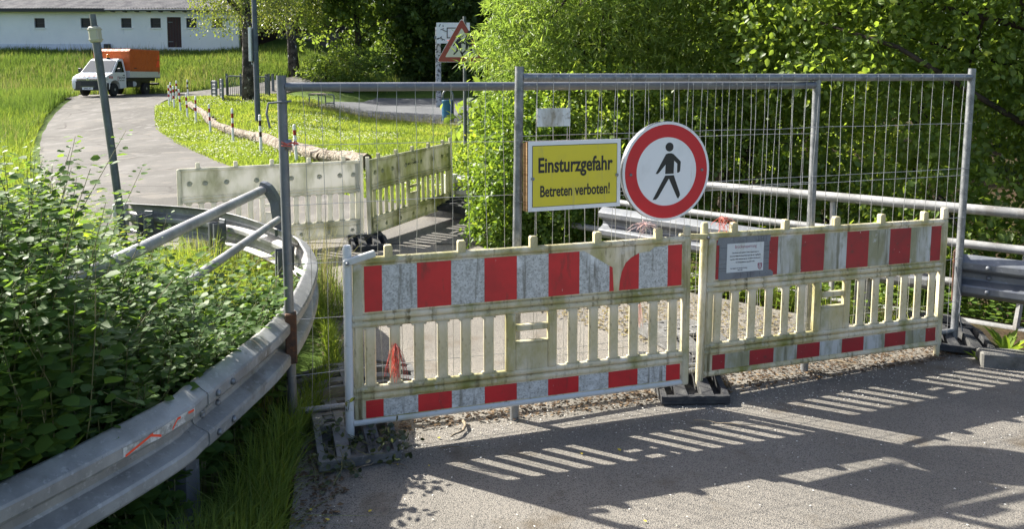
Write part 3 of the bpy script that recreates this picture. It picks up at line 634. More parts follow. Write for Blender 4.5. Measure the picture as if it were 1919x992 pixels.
# ================================================================ plastic barriers
BL = 2.02
def barrier(label, p0, p1, pl, red, white, post_mat, stripes=True, damaged=False, back=False, zoff=0.0, tilt=0.0, group=None, clean=None):
    d = p1 - p0; rz = math.atan2(d.y, d.x)
    b = thing('safety_barrier', label, 'barrier', (p0.x, p0.y, zoff), rz, group); b.rotation_euler = (0, tilt, rz)
    if clean is None: clean = pl
    def rail(z, r, nm, x0=.02, x1=BL - .02, mt=pl): MB().tube([(x0, 0, z), (x1, 0, z)], r, 10).build(nm, mt, b, True, 50)
    rail(.985, .021, 'top_rail'); rail(.668, .0195, 'rail'); rail(.630, .0195, 'rail'); rail(.262, .0195, 'rail'); rail(.222, .0195, 'rail'); rail(.078, .0195, 'bottom_rail', mt=clean)
    MB().box(.03, BL - .03, -.010, .010, .69, .965).build('upper_panel', pl, b)
    MB().box(.03, BL - .03, -.010, .010, .094, .206).build('lower_panel', pl, b)
    MB().tube([(0, 0, .0), (0, 0, 1.06), (0, 0, 1.075)], [.0235, .0235, .018], 14).build('post', post_mat, b, True, 40)
    MB().box(.026, .075, -.014, .014, .10, .97, .004).build('stile', pl, b)
    MB().box(BL - .045, BL + .004, -.021, .021, .06, 1.0, .008).build('end_post', pl, b)
    b.scale = (1, 1, .97); sl = None
    for x in [.115 + .131 * k for k in range(6)] + [1.272 + .1285 * k for k in range(6)]:
        if sl is None:
            mb = MB().box(-.029, .029, -.012, .012, .275, .617, .008)
            mb.box(-.041, .041, -.011, .011, .275, .290, .004).box(-.041, .041, -.011, .011, .602, .617, .004)
            o = mb.build('slat', pl, b); sl = o.data; o.location.x = x
        else: share('slat', sl, b, Matrix.Translation((x, 0, 0)))
    h = MB().box(.868, .925, -.019, .019, .275, .617, .008).box(1.118, 1.172, -.019, .019, .275, .617, .008).box(.925, 1.118, -.013, .013, .275, .435, .004).box(.925, 1.118, -.017, .017, .508, .545, .006).box(.925, 1.118, -.017, .017, .435, .447, .004)
    h.build('handle_panel', pl, b)
    kn = None
    for x in (.215, .615, 1.03, 1.42, 1.81):
        if kn is None: o = MB().prism([(-.0215, .99), (.0215, .99), (.0215, 1.055), (.016, 1.064), (-.016, 1.064), (-.0215, 1.055)], 1, -.017, .017).build('knob', pl, b); kn = o.data; o.location.x = x
        else: share('knob', kn, b, Matrix.Translation((x, 0, 0)))
    if stripes:
        x0, x1 = .085, BL - .055; u = (x1 - x0) / 10
        edges = [x0, x0 + u / 2] + [x0 + u / 2 + u * k for k in range(1, 10)] + [x1]
        for (za, zb, up) in ((.700, .955, True), (.101, .200, False)):
            for k in range(11):
                a, c_ = edges[k], edges[k + 1]; m = red if k % 2 == 0 else white
                y0, y1 = -.0125, -.0103
                if damaged and up and k in (7, 8, 9):
                    zt = {7: [(a, zb), (a + .03, zb), (c_, zb - .10)], 8: None, 9: [(a, zb - .035), (a + .07, zb - .03), (a + .10, zb - .005), (c_, zb)]}[k]
                    if k == 8:
                        for poly in ([(a, za), (a + .028, za), (a + .019, zb - .11), (a, zb - .10)],
                                     [(a + .062, za), (c_, za), (c_, zb - .035), (c_ - .05, zb - .06), (c_ - .085, zb - .09), (a + .078, zb - .145), (a + .068, za + .06)]):
                            MB().prism(poly, 1, y0, y1).build('stripe', m, b)
                        continue
                    MB().prism([(a, za)] + [(c_, za)] + zt[::-1], 1, y0, y1).build('stripe', m, b); continue
                MB().box(a + .0004, c_ - .0004, y0, y1, za, zb).build('stripe', m, b)
    # moulded dimples on the back
    dm = None
    for z, r, xs_ in ((.83, .024, (.10, .26, .50, .82, 1.20, 1.52, 1.74, 1.90)), (.15, .019, (.12, .40, .72, 1.05, 1.35, 1.68, 1.90))):
        for x in xs_:
            m4 = Matrix.Translation((x, .0101, z)) @ Matrix.Rotation(-PI / 2, 4, 'X')
            if dm is None:
                do = MB().lathe([(.030, 0), (.028, .004), (.022, .006), (.014, .0035), (.006, .002)], 14).build('dimple', pl, b, True); do.matrix_local = m4; dm = do.data; continue
            share('dimple', dm, b, m4 @ Matrix.Scale(r / .024, 4))
    return b
B1a = Vector((-.866, 4.11, 0)); B1b = Vector((1.047, 4.70, 0)); B2a = Vector((1.172, 4.845, 0)); B2b = Vector((3.03, 5.55, 0))
b1 = barrier('red and white safety barrier with a peeled stripe in front of the wire fence', B1a, B1b, M_['plastic'], M_['sheet_red'], M_['sheet_white'], M_['plastic_clean'], damaged=True, zoff=.07, clean=M_['plastic_clean'])
b2 = barrier('mossy red and white safety barrier with a paper notice taped on', B2a, B2b, M_['plastic'], M_['sheet_dark'], M_['sheet_moss'], M_['plastic'], zoff=.055, tilt=.018)
# latch arms
A1 = MB().box(-.02, .15, -.030, -.004, -.016, .022, .005, Matrix.Translation((0, -.012, .985)) @ Matrix.Rotation(math.radians(-16), 4, 'Y')).build('latch_arm', M_['plastic_clean'], b1)
bolt(A1, Vector((-.003, -.043, .985)), Vector((0, -1, 0)), .010)
A2 = MB().box(-.20, .02, -.034, -.006, -.014, .020, .005, Matrix.Translation((0, -.012, .985)) @ Matrix.Rotation(math.radians(4), 4, 'Y')).build('latch_arm', M_['plastic'], b2)
bolt(A2, Vector((-.003, -.047, .985)), Vector((0, -1, 0)), .011)
MB().box(BL - .04, BL + .004, -.016, .016, 1.0, 1.07, .008).build('end_knob', M_['plastic'], b1)
MB().box(BL - .045, BL + .006, -.02, .02, 1.0, 1.085, .008).build('end_knob', M_['plastic'], b2)
MB().tube([(BL - .02, 0, -.035), (BL - .02, 0, .08)], .020, 12).build('foot_tube', M_['plastic'], b2)

# ---- taped notice on barrier 2
def rb2(x, z, y=-.0135): return (x, y, z)
N = thing('notice', 'paper notice reading Brückensperrung framed with grey tape on the barrier', 'notice', b2.location); N.rotation_euler = b2.rotation_euler; N.scale = b2.scale
MB().prism([(.125, .715), (.478, .70), (.487, .962), (.118, .972)], 1, -.0135, -.0126).build('tape_backing', M_['tape'], N)
for q in (((.085, .925), (.125, .918), (.49, .930), (.492, .975), (.10, .975)), ((.105, .700), (.165, .702), (.165, .96), (.105, .955)), ((.44, .70), (.485, .70), (.485, .92), (.44, .925)), ((.108, .692), (.52, .695), (.522, .72), (.50, .738), (.12, .735))):
    MB().prism(list(q), 1, -.0148 - .0003 * R.random(), -.0136).build('tape_strip', M_['tape'], N)
rr = random.Random(4)
for k in range(24):
    side = k % 4; t = rr.random()
    if side == 0: p, q = (.13 + .35 * t, .931), (.13 + .35 * t + rr.uniform(-.006, .006), .972)
    elif side == 1: p, q = (.13 + .36 * t, .700), (.13 + .36 * t + rr.uniform(-.006, .006), .733)
    elif side == 2: p, q = (.107, .74 + .18 * t), (.163, .74 + .18 * t + rr.uniform(-.008, .008))
    else: p, q = (.441, .74 + .17 * t), (.484, .74 + .17 * t + rr.uniform(-.008, .008))
    u = Vector((q[0] - p[0], 0, q[1] - p[1])).normalized(); w = Vector((-u.z, 0, u.x)) * .0009
    P = [Vector((p[0], -.0153, p[1])), Vector((q[0], -.0153, q[1]))]
    MB().add([P[0] + w, P[1] + w, P[1] - w, P[0] - w], [(0, 1, 2, 3)]).build('crease', M_['tape_crease'], N)
MB().box(.163, .441, -.0160, -.0152, .738, .928).build('paper', M_['paper'], N)
def nt_(body, size, z, sx=.8, x=.302, m='ink', off=.0003): text_part('lettering', body, size, M_[m], N, Matrix.Translation((x, -.0164, z)) @ RX, sx, off, depth=.0001)
nt_('Brückensperrung', .030, .905, .80, .302, 'ink_red', .0002)
nt_('Diese Brücke ist für jeglichen Verkehr komplett gesperrt.', .0115, .866, .76)
nt_('Die turnusmäßige Brückenprüfung ergab, dass die Tragfähigkeit', .0115, .845, .80)
nt_('in großem Maße beeinträchtigt ist und dadurch das Bauwerk', .0115, .824, .82)
nt_('für Verkehrspflichten eingestellt wurde.', .0115, .803, .78)
nt_('Der Magistrat der Stadt Bad Camberg', .0105, .764, .78, .255)
nt_('08.01.2020', .0105, .751, .78, .265)
MB().prism([(.397, .785), (.403, .790), (.415, .787), (.427, .790), (.433, .785), (.431, .760), (.424, .750), (.415, .745), (.406, .750), (.399, .760)], 1, -.0164, -.0161).build('crest', M_['ink_red'], N)
MB().prism([(.409, .780), (.421, .780), (.424, .760), (.415, .751), (.406, .760)], 1, -.0166, -.01645).build('crest_shield', M_['paper'], N)
MB().box(.412, .418, -.0169, -.01665, .756, .776).build('crest_tower', M_['ink_red'], N)

# ---- the two barriers beyond the bridge, seen from the back
F1a, F1b = Vector((-1.79, 9.38, 0)), Vector((-3.6, 8.46, 0))
b3 = barrier('cream safety barrier seen from the back across the path beyond the bridge', F1a, F1b, M_['plastic_far'], None, None, M_['plastic_far'], stripes=False, zoff=.03)
F2a, F2b = Vector((-.868, 11.25, 0)), Vector((-1.70, 9.40, 0))
b4 = barrier('mossy safety barrier seen from the back slanting away towards the bush', F2a, F2b, M_['plastic_moss'], None, None, M_['plastic_moss'], stripes=False, zoff=.085, tilt=.025)
MB().tube([(BL + .02, 0, -.08), (BL + .02, 0, 1.04)], .024, 12).build('post', M_['plastic_far'], b4, True, 40)
text_part('lettering', 'S.K.Z.\nBAD CAMBERG', .045, M_['ink'], b4, Matrix.Translation((1.02, .0115, .86)) @ Matrix.Rotation(PI, 4, 'Z') @ RX, .9, .0006)

# ---- rubber foot plates
def foot_mesh():
    L, Wd, Hh = .40, .21, .105
    mb = MB().box(-Wd, Wd, -L, L, 0, .022, .004)
    def rib(xa, xb, s):
        y0, y1, y2 = s * .09, s * (L - .03), s * (L - .002)
        mb.prism([(y0, .02), (y0, Hh), (s * .16, Hh), (y1, .055), (y2, .05), (y2, .02)], 0, xa, xb)
    for s in (-1, 1):
        for xa, xb in ((-Wd + .002, -Wd + .035), (-.115, -.045), (.045, .115), (Wd - .035, Wd - .002)): rib(xa, xb, s)
        mb.box(-Wd + .001, Wd - .001, min(s * (L - .035), s * (L - .0)), max(s * (L - .035), s * (L - .0)), .02, .05, .004)
    for xa, xb in ((-Wd + .004, -.15), (-.09, -.035), (.035, .09), (.15, Wd - .004)): mb.box(xa, xb, -.09, .09, .02, Hh, .004)
    for ya, yb in ((-.09, -.05), (-.02, .02), (.05, .09)): mb.box(-Wd + .006, Wd - .006, ya + .002, yb - .002, .02, Hh - .004)
    return mb
foot_me = None
def foot(label, p, rz, rx=0.0, ry=0.0, m='rubber', z=0.0):
    t = thing('barrier_foot', label, 'barrier foot', (p[0], p[1], z), rz); t.rotation_euler = (rx, ry, rz)
    foot_mesh().build('tray', M_[m], t)
    for s in (-.12, .0, .12): MB().box(s - .022, s + .022, -.022, .022, .10, .1085, .002).build('socket_collar', M_['blackplastic'], t)
    return t
def frz(a, b): d = b - a; return math.atan2(d.y, d.x)
r1 = frz(B1a, B1b)
F_A = foot('grey rubber foot plate overgrown with ivy under the left barrier end', (-.90, 4.285), r1 + .03, m='rubber_grey', z=.012)
text_part('lettering', 'TL\nK1', .06, M_['rubber'], F_A, Matrix.Translation((.08, -.31, .084)) @ Matrix.Rotation(math.radians(12), 4, 'X'), .8, .001)
foot('pale rubber foot plate holding the dark fence post behind the ivy', (-1.0, 4.92), r1 + .02 + PI / 2, m='rubber_grey', z=.012)
F_B = foot('black rubber foot plate between the two front barriers', (1.10, 5.07), r1 - .26, m='rubber', z=.012)
foot('pale rubber foot plate half hidden behind the gap between the barriers', (1.28, 5.78), r1 + .05, m='rubber_grey', z=.012)
F_C = foot('tipped black rubber foot plate at the outer end of the last barrier', (3.28, 5.93), -.08, rx=.03, ry=.10, m='rubber', z=.03)
foot('black rubber foot plate under the joint of the two cream barriers', (-1.74, 9.33), .35, m='rubber', z=.012)
F_D = foot('grey rubber foot plate under the mossy barrier end beside the bush', (-.80, 11.2), 1.15, m='rubber_grey', z=.012)
F_E = foot('black rubber foot plate lying tilted on another beside the bush', (-.62, 10.95), 1.30, rx=.10, ry=-.14, m='rubber', z=.14)

# ---- shredded twine
def twine(label, p, n, length, spread, m, droop=1.0, seed=1):
    rr = random.Random(seed); mb = MB()
    for k in range(n):
        q = Vector(p); P = [q]; d = Vector((rr.uniform(-1, 1) * spread, rr.uniform(-1, .4) * spread, rr.uniform(-.2, 1) if droop < 1 else -.3))
        for j in range(6):
            d = d * .75 + Vector((rr.uniform(-1, 1) * .7 * spread, rr.uniform(-1, 1) * .5 * spread, -droop * rr.uniform(.3, 1.1)))
            q = q + d.normalized() * length * rr.uniform(.5, 1.1) / 6; P.append(q.copy())
        mb.tube(P, .0013, 4)
    return tag(mb.build('twine_tuft', M_[m]), label, 'twine')
rb = Matrix.Translation(b1.location) @ Matrix.Rotation(b1.rotation_euler.z, 4, 'Z')
twine('frayed red twine tied round a barrier slat and hanging down', rb @ Vector((.245, -.028, .50)), 30, .24, .55, 'twine', 1.0, 3)
twine('bundle of pale frayed twine lying on the top rail of the front barrier', rb @ Vector((1.71, -.012, 1.06)), 34, .13, 1.0, 'twine_pale', .25, 5)
twine('pale pink twine dangling behind the front barrier slats', rb @ Vector((1.72, .06, .61)), 22, .22, .25, 'twine_pale', 1.2, 8)
twine('red twine knot on the fence beside the round sign', o2 @ Vector((1.40, -.03, 1.11)), 18, .14, .8, 'twine', .5, 9)

# ---- kerb stone at the right
k = thing('kerb_stone', 'short weathered concrete kerb stone beside the sprouting weed', 'kerb', onZ(1840, 690), math.radians(-12))
MB().box(0, .75, 0, .14, -.1, .105, .012).build('block', M_['concrete'], k); MB().box(.76, 1.5, .004, .144, -.1, .10, .012).build('block', M_['concrete'], k)
# ================================================================ works truck on the path
def truck():
    fl, rl = Vector((-18.98, 38.0, 0)), Vector((-18.72, 41.0, 0))           # wheels on the driver's side
    h = (fl - rl).normalized(); left = Vector((-h.y, h.x, 0))
    mid = (fl + rl) / 2 - left * .82
    t = thing('pickup_truck', 'white works pickup truck with an orange tarpaulin cover on the path', 'truck', (mid.x, mid.y, T(mid.x, mid.y) + .015), math.atan2(h.y, h.x))
    w = .88; t.scale = (.93, .93, .93)
    # cab: cross sections along the length lofted (x, half width low, half width top, zlow, zbelt, ztop)
    body = MB()
    prof = [(-.98, .42), (-.98, 1.95 - .02)]
    low = [(2.36, .38), (2.40, .62), (2.38, .82), (2.30, .98), (2.02, 1.10), (1.62, 1.21), (.45, 1.21), (.45, .40), (1.0, .36), (1.05, .60), (1.22, .76), (1.5, .82), (1.78, .76), (1.95, .60), (2.0, .34)]
    def loft(poly, ws):        # side outline extruded across with rounded shoulders
        n = len(poly); V = []; F = []
        cxm = sum(p[0] for p in poly) / n; czm = sum(p[1] for p in poly) / n
        for y, s in ws:
            for x, z in poly: V.append((cxm + (x - cxm) * s, y, czm + (z - czm) * s))
        for i in range(len(ws) - 1):
            for k in range(n): F.append((i * n + k, i * n + (k + 1) % n, (i + 1) * n + (k + 1) % n, (i + 1) * n + k))
        F.append(tuple(range(n))); F.append(tuple((len(ws) - 1) * n + k for k in range(n))[::-1])
        return MB().add(V, F)
    cab = loft(low, [(-w, .965), (-w + .05, 1.0), (w - .05, 1.0), (w, .965)])
    # greenhouse
    gb = [(1.68, 1.19), (.98, 1.86), (.80, 1.93), (.55, 1.93), (.47, 1.88), (.45, 1.19)]
    def gh(y0, y1): return None
    V = []; n = len(gb)
    for s in (-1, 1):
        for x, z in gb: V.append((x, s * (w - .02 - (z - 1.19) * .19), z))
    F = [tuple(range(n)), tuple(range(2 * n - 1, n - 1, -1))] + [(k, n + k, n + (k + 1) % n, (k + 1) % n) for k in range(n)]
    cab.add(V, F)
    cabo = cab.build('cab', M_['carpaint'], t, True, 30)
    # windscreen, side windows
    def gp(x, z, s, e=.006): return Vector((x, s * (w - .02 - (z - 1.19) * .19 + e), z))
    ws_ = [(1.655, 1.245), (1.01, 1.855)]
    nrm = Vector((.69, 0, .72))
    q = [Vector((1.645, -.80, 1.235)), Vector((1.645, .80, 1.235)), Vector((1.03, .70, 1.82)), Vector((1.03, -.70, 1.82))]
    MB().add([p + nrm * .010 for p in q] + [p + nrm * .002 for p in q], [(0, 1, 2, 3), (7, 6, 5, 4), (0, 4, 5, 1), (1, 5, 6, 2), (2, 6, 7, 3), (3, 7, 4, 0)]).build('windscreen', M_['windscreen'], t)
    for s in (1, -1):
        pl = [(1.47, 1.22), (1.05, 1.66), (.92, 1.80), (.64, 1.80), (.60, 1.22)]
        win = MB().add([gp(x, z, s) for x, z in pl] + [gp(x, z, s, -.004) for x, z in pl], [tuple(range(5)), tuple(range(9, 4, -1))] + [(k, 5 + k, 5 + (k + 1) % 5, (k + 1) % 5) for k in range(5)]).build('side_window', M_['glass'], t)
        y0, y1 = sorted((s * (w - .005), s * (w + .006)))
        d = MB().prism([(1.52, 1.17), (.60, 1.17), (.56, .62), (.62, .46), (1.08, .46), (1.12, .72), (1.32, .84)], 1, y0, y1).build('door', M_['carpaint'], t)
        y0, y1 = sorted((s * (w + .006), s * (w + .03))); MB().box(.64, .80, y0, y1, 1.05, 1.09, .006).build('handle', M_['blackplastic'], d)
        mr = MB().box(1.28, 1.44, *sorted((s * (w + .10), s * (w + .27))), 1.22, 1.44, .03).build('wing_mirror', M_['blackplastic'], t)
        MB().box(1.33, 1.39, *sorted((s * (w - .02), s * (w + .12))), 1.24, 1.28).build('mirror_arm', M_['blackplastic'], mr)
        MB().prism([(2.392, .80), (2.22, 1.00), (2.06, .98), (2.08, .86), (2.22, .78)], 1, *sorted((s * (w - .30), s * (w + .004)))).build('headlight', M_['lamp_glass'], t)
    # door lettering and crest on the driver's side
    RL = Matrix.Rotation(PI, 4, 'Z') @ Matrix.Rotation(PI / 2, 4, 'X')
    text_part('lettering', 'BAUHOF', .17, M_['black'], t, Matrix.Translation((.88, w + .0075, .93)) @ RL, .85, .003)
    text_part('lettering', 'Bad Camberg', .10, M_['black'], t, Matrix.Translation((.88, w + .0075, .80)) @ RL, .85, .002)
    MB().prism([(1.28, 1.0), (1.16, 1.0), (1.16, .84), (1.22, .76), (1.28, .84)], 1, w + .0065, w + .0085).build('crest', M_['sheet_dark'], t)
    MB().prism([(1.255, .975), (1.185, .975), (1.185, .85), (1.22, .80), (1.255, .85)], 1, w + .0087, w + .0095).build('crest_shield', M_['frame_white'], t)
    for x in (1.74, 1.86, 1.98): MB().prism([(x, .90), (x - .07, .90), (x - .02, 1.02), (x + .05, 1.02)], 1, w + .001, w + .004).build('warning_stripe', M_['sheet_red'], t)
    for y in (-.62, -.36, -.10, .16, .42, .68):        # diagonal stripes on the bonnet
        q = [Vector((2.27, y, 0.996)), Vector((2.27, y + .13, 0.996)), Vector((2.04, y + .05, 1.098)), Vector((2.04, y - .08, 1.098))]
        MB().add([p + Vector((.004, 0, .012)) for p in q], [(0, 1, 2, 3)]).build('bonnet_stripe', M_['sheet_dark'], t)
    # front: bumper, grille, emblem, plate
    MB().prism([(2.1, -w + .01), (2.25, -w + .01), (2.40, -w + .22), (2.455, -.35), (2.455, .35), (2.40, w - .22), (2.25, w - .01), (2.1, w - .01)], 2, .30, .76).build('bumper', M_['blackplastic'], t)
    MB().box(2.28, 2.415, -.62, .62, .765, .90, .02).build('grille', M_['blackplastic'], t)
    MB().box(2.38, 2.423, -.60, .60, .80, .815).build('grille_bar', M_['chrome'], t); MB().box(2.35, 2.462, -.36, .36, .475, .488).build('bumper_trim', M_['chrome'], t)
    RF = Matrix.Rotation(PI / 2, 4, 'Z') @ Matrix.Rotation(PI / 2, 4, 'X')
    em = MB().lathe([(.085, 0), (.085, .012), (.07, .016)], 20, Matrix.Translation((2.42, 0, .86)) @ Matrix.Rotation(PI / 2, 4, 'Y')).build('emblem', M_['chrome'], t)
    text_part('emblem_letters', 'V\nW', .07, M_['blackplastic'], em, Matrix.Translation((2.438, 0, .862)) @ RF, 1, .001)
    pl = MB().box(2.456, 2.468, -.28, .28, .34, .46).build('number_plate', M_['sign_white'], t)
    text_part('plate_letters', 'LM BC 473', .11, M_['black'], pl, Matrix.Translation((2.47, 0, .40)) @ RF, .8, .002)
    MB().box(2.02, 2.24, -w - .004, w + .004, .34, .70, .03).build('bumper_corner', M_['blackplastic'], t)
    # beacon
    bc = MB().lathe([(.09, 0), (.09, .05), (.085, .05)], 12, Matrix.Translation((.80, .12, 1.93))).build('beacon_base', M_['blackplastic'], t)
    MB().lathe([(.08, .05), (.085, .10), (.08, .20), (.05, .24)], 12, Matrix.Translation((.80, .12, 1.93))).build('beacon_dome', M_['beacon'], bc, True)
    # wheels
    for x in (1.50, -1.50):
        for s in (1, -1):
            Mx = Matrix.Translation((x, s * (w - .12), .33)) @ Matrix.Rotation(-s * PI / 2, 4, 'X')
            wh = MB().lathe([(.22, -.10), (.30, -.11), (.33, -.08), (.33, .08), (.30, .11), (.22, .105)], 24, Mx).build('wheel', M_['tyre'], t, True, 40)
            MB().lathe([(.21, .085), (.20, .105), (.16, .075), (.09, .10), (.05, .11)], 20, Mx).build('rim', M_['rim'], wh, True, 40)
            MB().lathe([(.205, .06), (.205, .084), (.19, .088)], 20, Mx).build('rim_ring', M_['blackplastic'], wh)
    # chassis and bed
    MB().box(-2.62, 1.2, -.42, .42, .42, .74).box(-2.4, .40, -.86, .86, .74, .90).build('chassis', M_['blackplastic'], t)
    MB().box(-.9, .30, .55, .86, .42, .74, .03).build('tool_box', M_['blackplastic'], t)
    MB().tube([(-.20, .90, .60), (-.18, .905, .60)], .14, 14).build('fuel_cap', M_['boardgrey'], t)
    MB().box(-2.72, .34, -1.0, 1.0, .90, .945).build('bed_floor', M_['roof_dark'], t)
    for s in (1, -1):
        MB().box(-2.72, .34, *sorted((s * .975, s * 1.0)), .947, 1.30, .006).build('side_board', M_['boardgrey'], t)
    MB().box(.315, .34, -.974, .974, .947, 1.30).build('head_board', M_['boardgrey'], t); MB().box(-2.72, -2.695, -.974, .974, .947, 1.30).build('tail_board', M_['boardgrey'], t)
    MB().box(-2.80, -2.60, -.90, .90, .52, .64, .02).build('rear_bumper', M_['blackplastic'], t)
    tp = [(.30, 1.27), (.30, 2.30), (.16, 2.42), (-2.70, 2.42), (-2.70, 1.27)]
    V = []; n = len(tp)
    for y, k in ((-1.006, 0), (-.98, 1), (.98, 1), (1.006, 0)):
        for x, z in tp: V.append((x, y, z + (.035 * k if z > 2 else 0)))
    F = [(i * n + k, i * n + (k + 1) % n, (i + 1) * n + (k + 1) % n, (i + 1) * n + k) for i in range(3) for k in range(n)] + [tuple(range(n)), tuple(3 * n + k for k in range(n))[::-1]]
    tarp = MB().add(V, F).build('tarpaulin', M_['tarp'], t)
    MB().box(-2.74, .14, -.99, .99, 2.458, 2.472).build('tarpaulin_top', M_['tarp_top'], tarp)
    for k in range(15): MB().box(-2.66 + k * .2, -2.63 + k * .2, 1.0063, 1.012, 1.31, 1.35).build('eyelet', M_['roof_dark'], tarp)
    MB().prism([(-2.42, 1.95), (-2.68, 1.95), (-2.62, 2.22), (-2.55, 2.22)], 1, 1.0065, 1.009).build('reflective_triangle', M_['fluor'], tarp)
    MB().prism([(-2.28, 1.52), (-2.68, 1.52), (-2.68, 1.88), (-2.44, 1.88)], 1, 1.0065, 1.009).build('reflective_triangle', M_['fluor'], tarp)
    for k in range(3): MB().prism([(-2.48 - k * .07, 1.27), (-2.52 - k * .07, 1.27), (-2.60 - k * .05, 1.12 + k * .04), (-2.56 - k * .05, 1.12 + k * .04)], 1, 1.001, 1.003).build('warning_stripe', M_['sheet_dark'], t)
    MB().tube([(.05, 1.008, 2.40), (-.35, 1.012, 1.36)], .008, 5).tube([(.25, 1.008, 2.25), (-.15, 1.012, 1.36)], .008, 5).build('tarpaulin_strap', M_['tarp'], tarp)
    MB().box(-.36, -.06, 1.0065, 1.013, 1.42, 1.47).build('tarpaulin_label', M_['roof_dark'], tarp)
truck()

# ================================================================ posts, lamp, bollards, logs
def leaning_pole():
    b = Vector((-3.92, 8.0, 0)); top = Vector((-4.17, 8.0, 2.50))
    p = thing('sign_pole', 'bare leaning grey pole with a yellowed cap rising from the shrub', 'pole', b)
    d = top - b
    MB().tube([Vector((0, 0, -.1)), d * .5, d], .038, 12).build('shaft', M_['post_concrete'], p, True, 40)
    MB().tube([d, d * 1.045], .030, 10).build('top', M_['post_concrete'], p)
    Mx = Matrix.Translation(d * .965) @ Matrix.Rotation(math.atan2(d.x, d.z), 4, 'Y')
    MB().box(-.047, .047, -.047, .047, -.08, .08, .012, Mx).build('cap_clamp', M_['tan_plastic'], p)
    for z in (-.05, .05): MB().box(-.051, .051, -.051, .051, z - .008, z + .008, .003, Mx).build('clamp_band', M_['tan_plastic'], p)
leaning_pole()

def lamp():
    b = onT(483.5, 228)
    top = atY(474, -60, b.y)
    p = thing('street_lamp', 'dark steel street lamp post standing on the lawn', 'lamp post', b)
    d = top - b; H = 7.5; d = d * (H / d.z)
    MB().tube([Vector((0, 0, -.1)), d * .45, d], [.105, .10, .06], 14).build('shaft', M_['lamp_steel'], p, True, 40)
    for k0, r_ in ((.16, .108), (.345, .104)): MB().tube([d * k0, d * (k0 + .003)], r_, 14).build('joint_band', M_['galv_dark'], p)
    arm = MB().tube([d, d + Vector((.1, 0, .35)), d + Vector((.7, 0, .55)), d + Vector((1.4, 0, .6))], .035, 8).build('arm', M_['lamp_steel'], p)
    MB().box(1.3, 1.9, -.12, .12, .52, .66, .04, Matrix.Translation(d)).build('lamp_head', M_['galv_dark'], arm)
    # plate seen nearly edge-on
    zc = float(atY(472, 83, b.y).z - b.z); k = d * (zc / d.z)
    MB().box(-.20, -.115, -.19, .19, zc - .62, zc + .62, .004, Matrix.Translation((k.x, k.y, 0))).build('sign_plate', M_['sign_white'], p)
lamp()

def bollard_proto(h):
    p = thing('bollard', 'red and white banded bollard beside the path', 'bollard', group='bollards along the path')
    seg = [(0, .42, 'white_paint'), (.42, .55, 'red_paint'), (.55, .70, 'white_paint'), (.70, .84, 'red_paint'), (.84, .96, 'white_paint')]
    for a, b_, m in seg: MB().tube([(0, 0, a - (.1 if a == 0 else 0)), (0, 0, b_)], .036, 10, True).build('band', M_[m], p, True, 40)
    MB().lathe([(.036, .96), (.034, .975), (.02, .985)], 10).build('cap', M_['white_paint'], p, True)
    return p
bp = bollard_proto(.95)
bl = [(317, 199, 159, 0), (320.5, 190, 154, 0), (326.5, 203, 161, 0), (331, 186, 151, 0), (338.5, 209, 167, 0), (351.5, 223, 175, 0), (352.5, 180, 149, 1), (367, 229, 180, 0), (394.5, 249, 195, 0), (437, 266, 203, 0), (489.5, 287, 215, 2), (556, 303, 233, 3)]
for i, (px, yb, yt, kind) in enumerate(bl):
    o = bp if i == 0 else copy_tree(bp)
    b = onT(px, yb); H = (atY(px, yt, b.y).z - b.z)
    o.location = b; o.scale = (1, 1, max(.75, min(1.15, H / .985))); o.rotation_euler = (R.uniform(-.04, .04), R.uniform(-.04, .04), R.uniform(0, 6))
    o['label'] = {394.5: 'red and white banded bollard standing beside the joint of the two thinner logs', 437: 'red and white banded bollard in front of the cracked pale log', 351.5: 'red and white banded bollard at the path edge before the thin log', 367: 'red and white banded bollard beside the thin log'}.get(px, 'red and white banded bollard in the crowded group at the path bend')
    if kind == 1:
        o['label'] = 'weathered dark topped bollard at the far end of the bollard row'
    if kind == 2: o['label'] = 'dirty brown and white bollard next to the log joint'
    if kind == 3: o['label'] = 'bollard wrapped with shredded white tape next to the dark fence post'
    if kind in (1, 2):
        for ch in o.children:
            if ch.name.startswith('band') and ch.data.materials[0] == M_['red_paint']:
                ch.data = ch.data.copy(); ch.data.materials[0] = M_['rust']
    if kind == 3:
        rr = random.Random(2); mb = MB()
        for k in range(14):
            q = Vector((0, 0, .58)); P = [q]; a = rr.uniform(0, 6.28)
            for j in range(5): q = q + Vector((math.cos(a) * .03, math.sin(a) * .03, -rr.uniform(.02, .07))); a += rr.uniform(-.5, .5); P.append(q.copy())
            mb.tube(P, .006, 4)
        mb.tube([(-.045, 0, .60), (0, -.045, .61), (.045, 0, .60), (0, .045, .60), (-.045, 0, .60)], .02, 6).build('tape_remnant', M_['white_paint'], o)

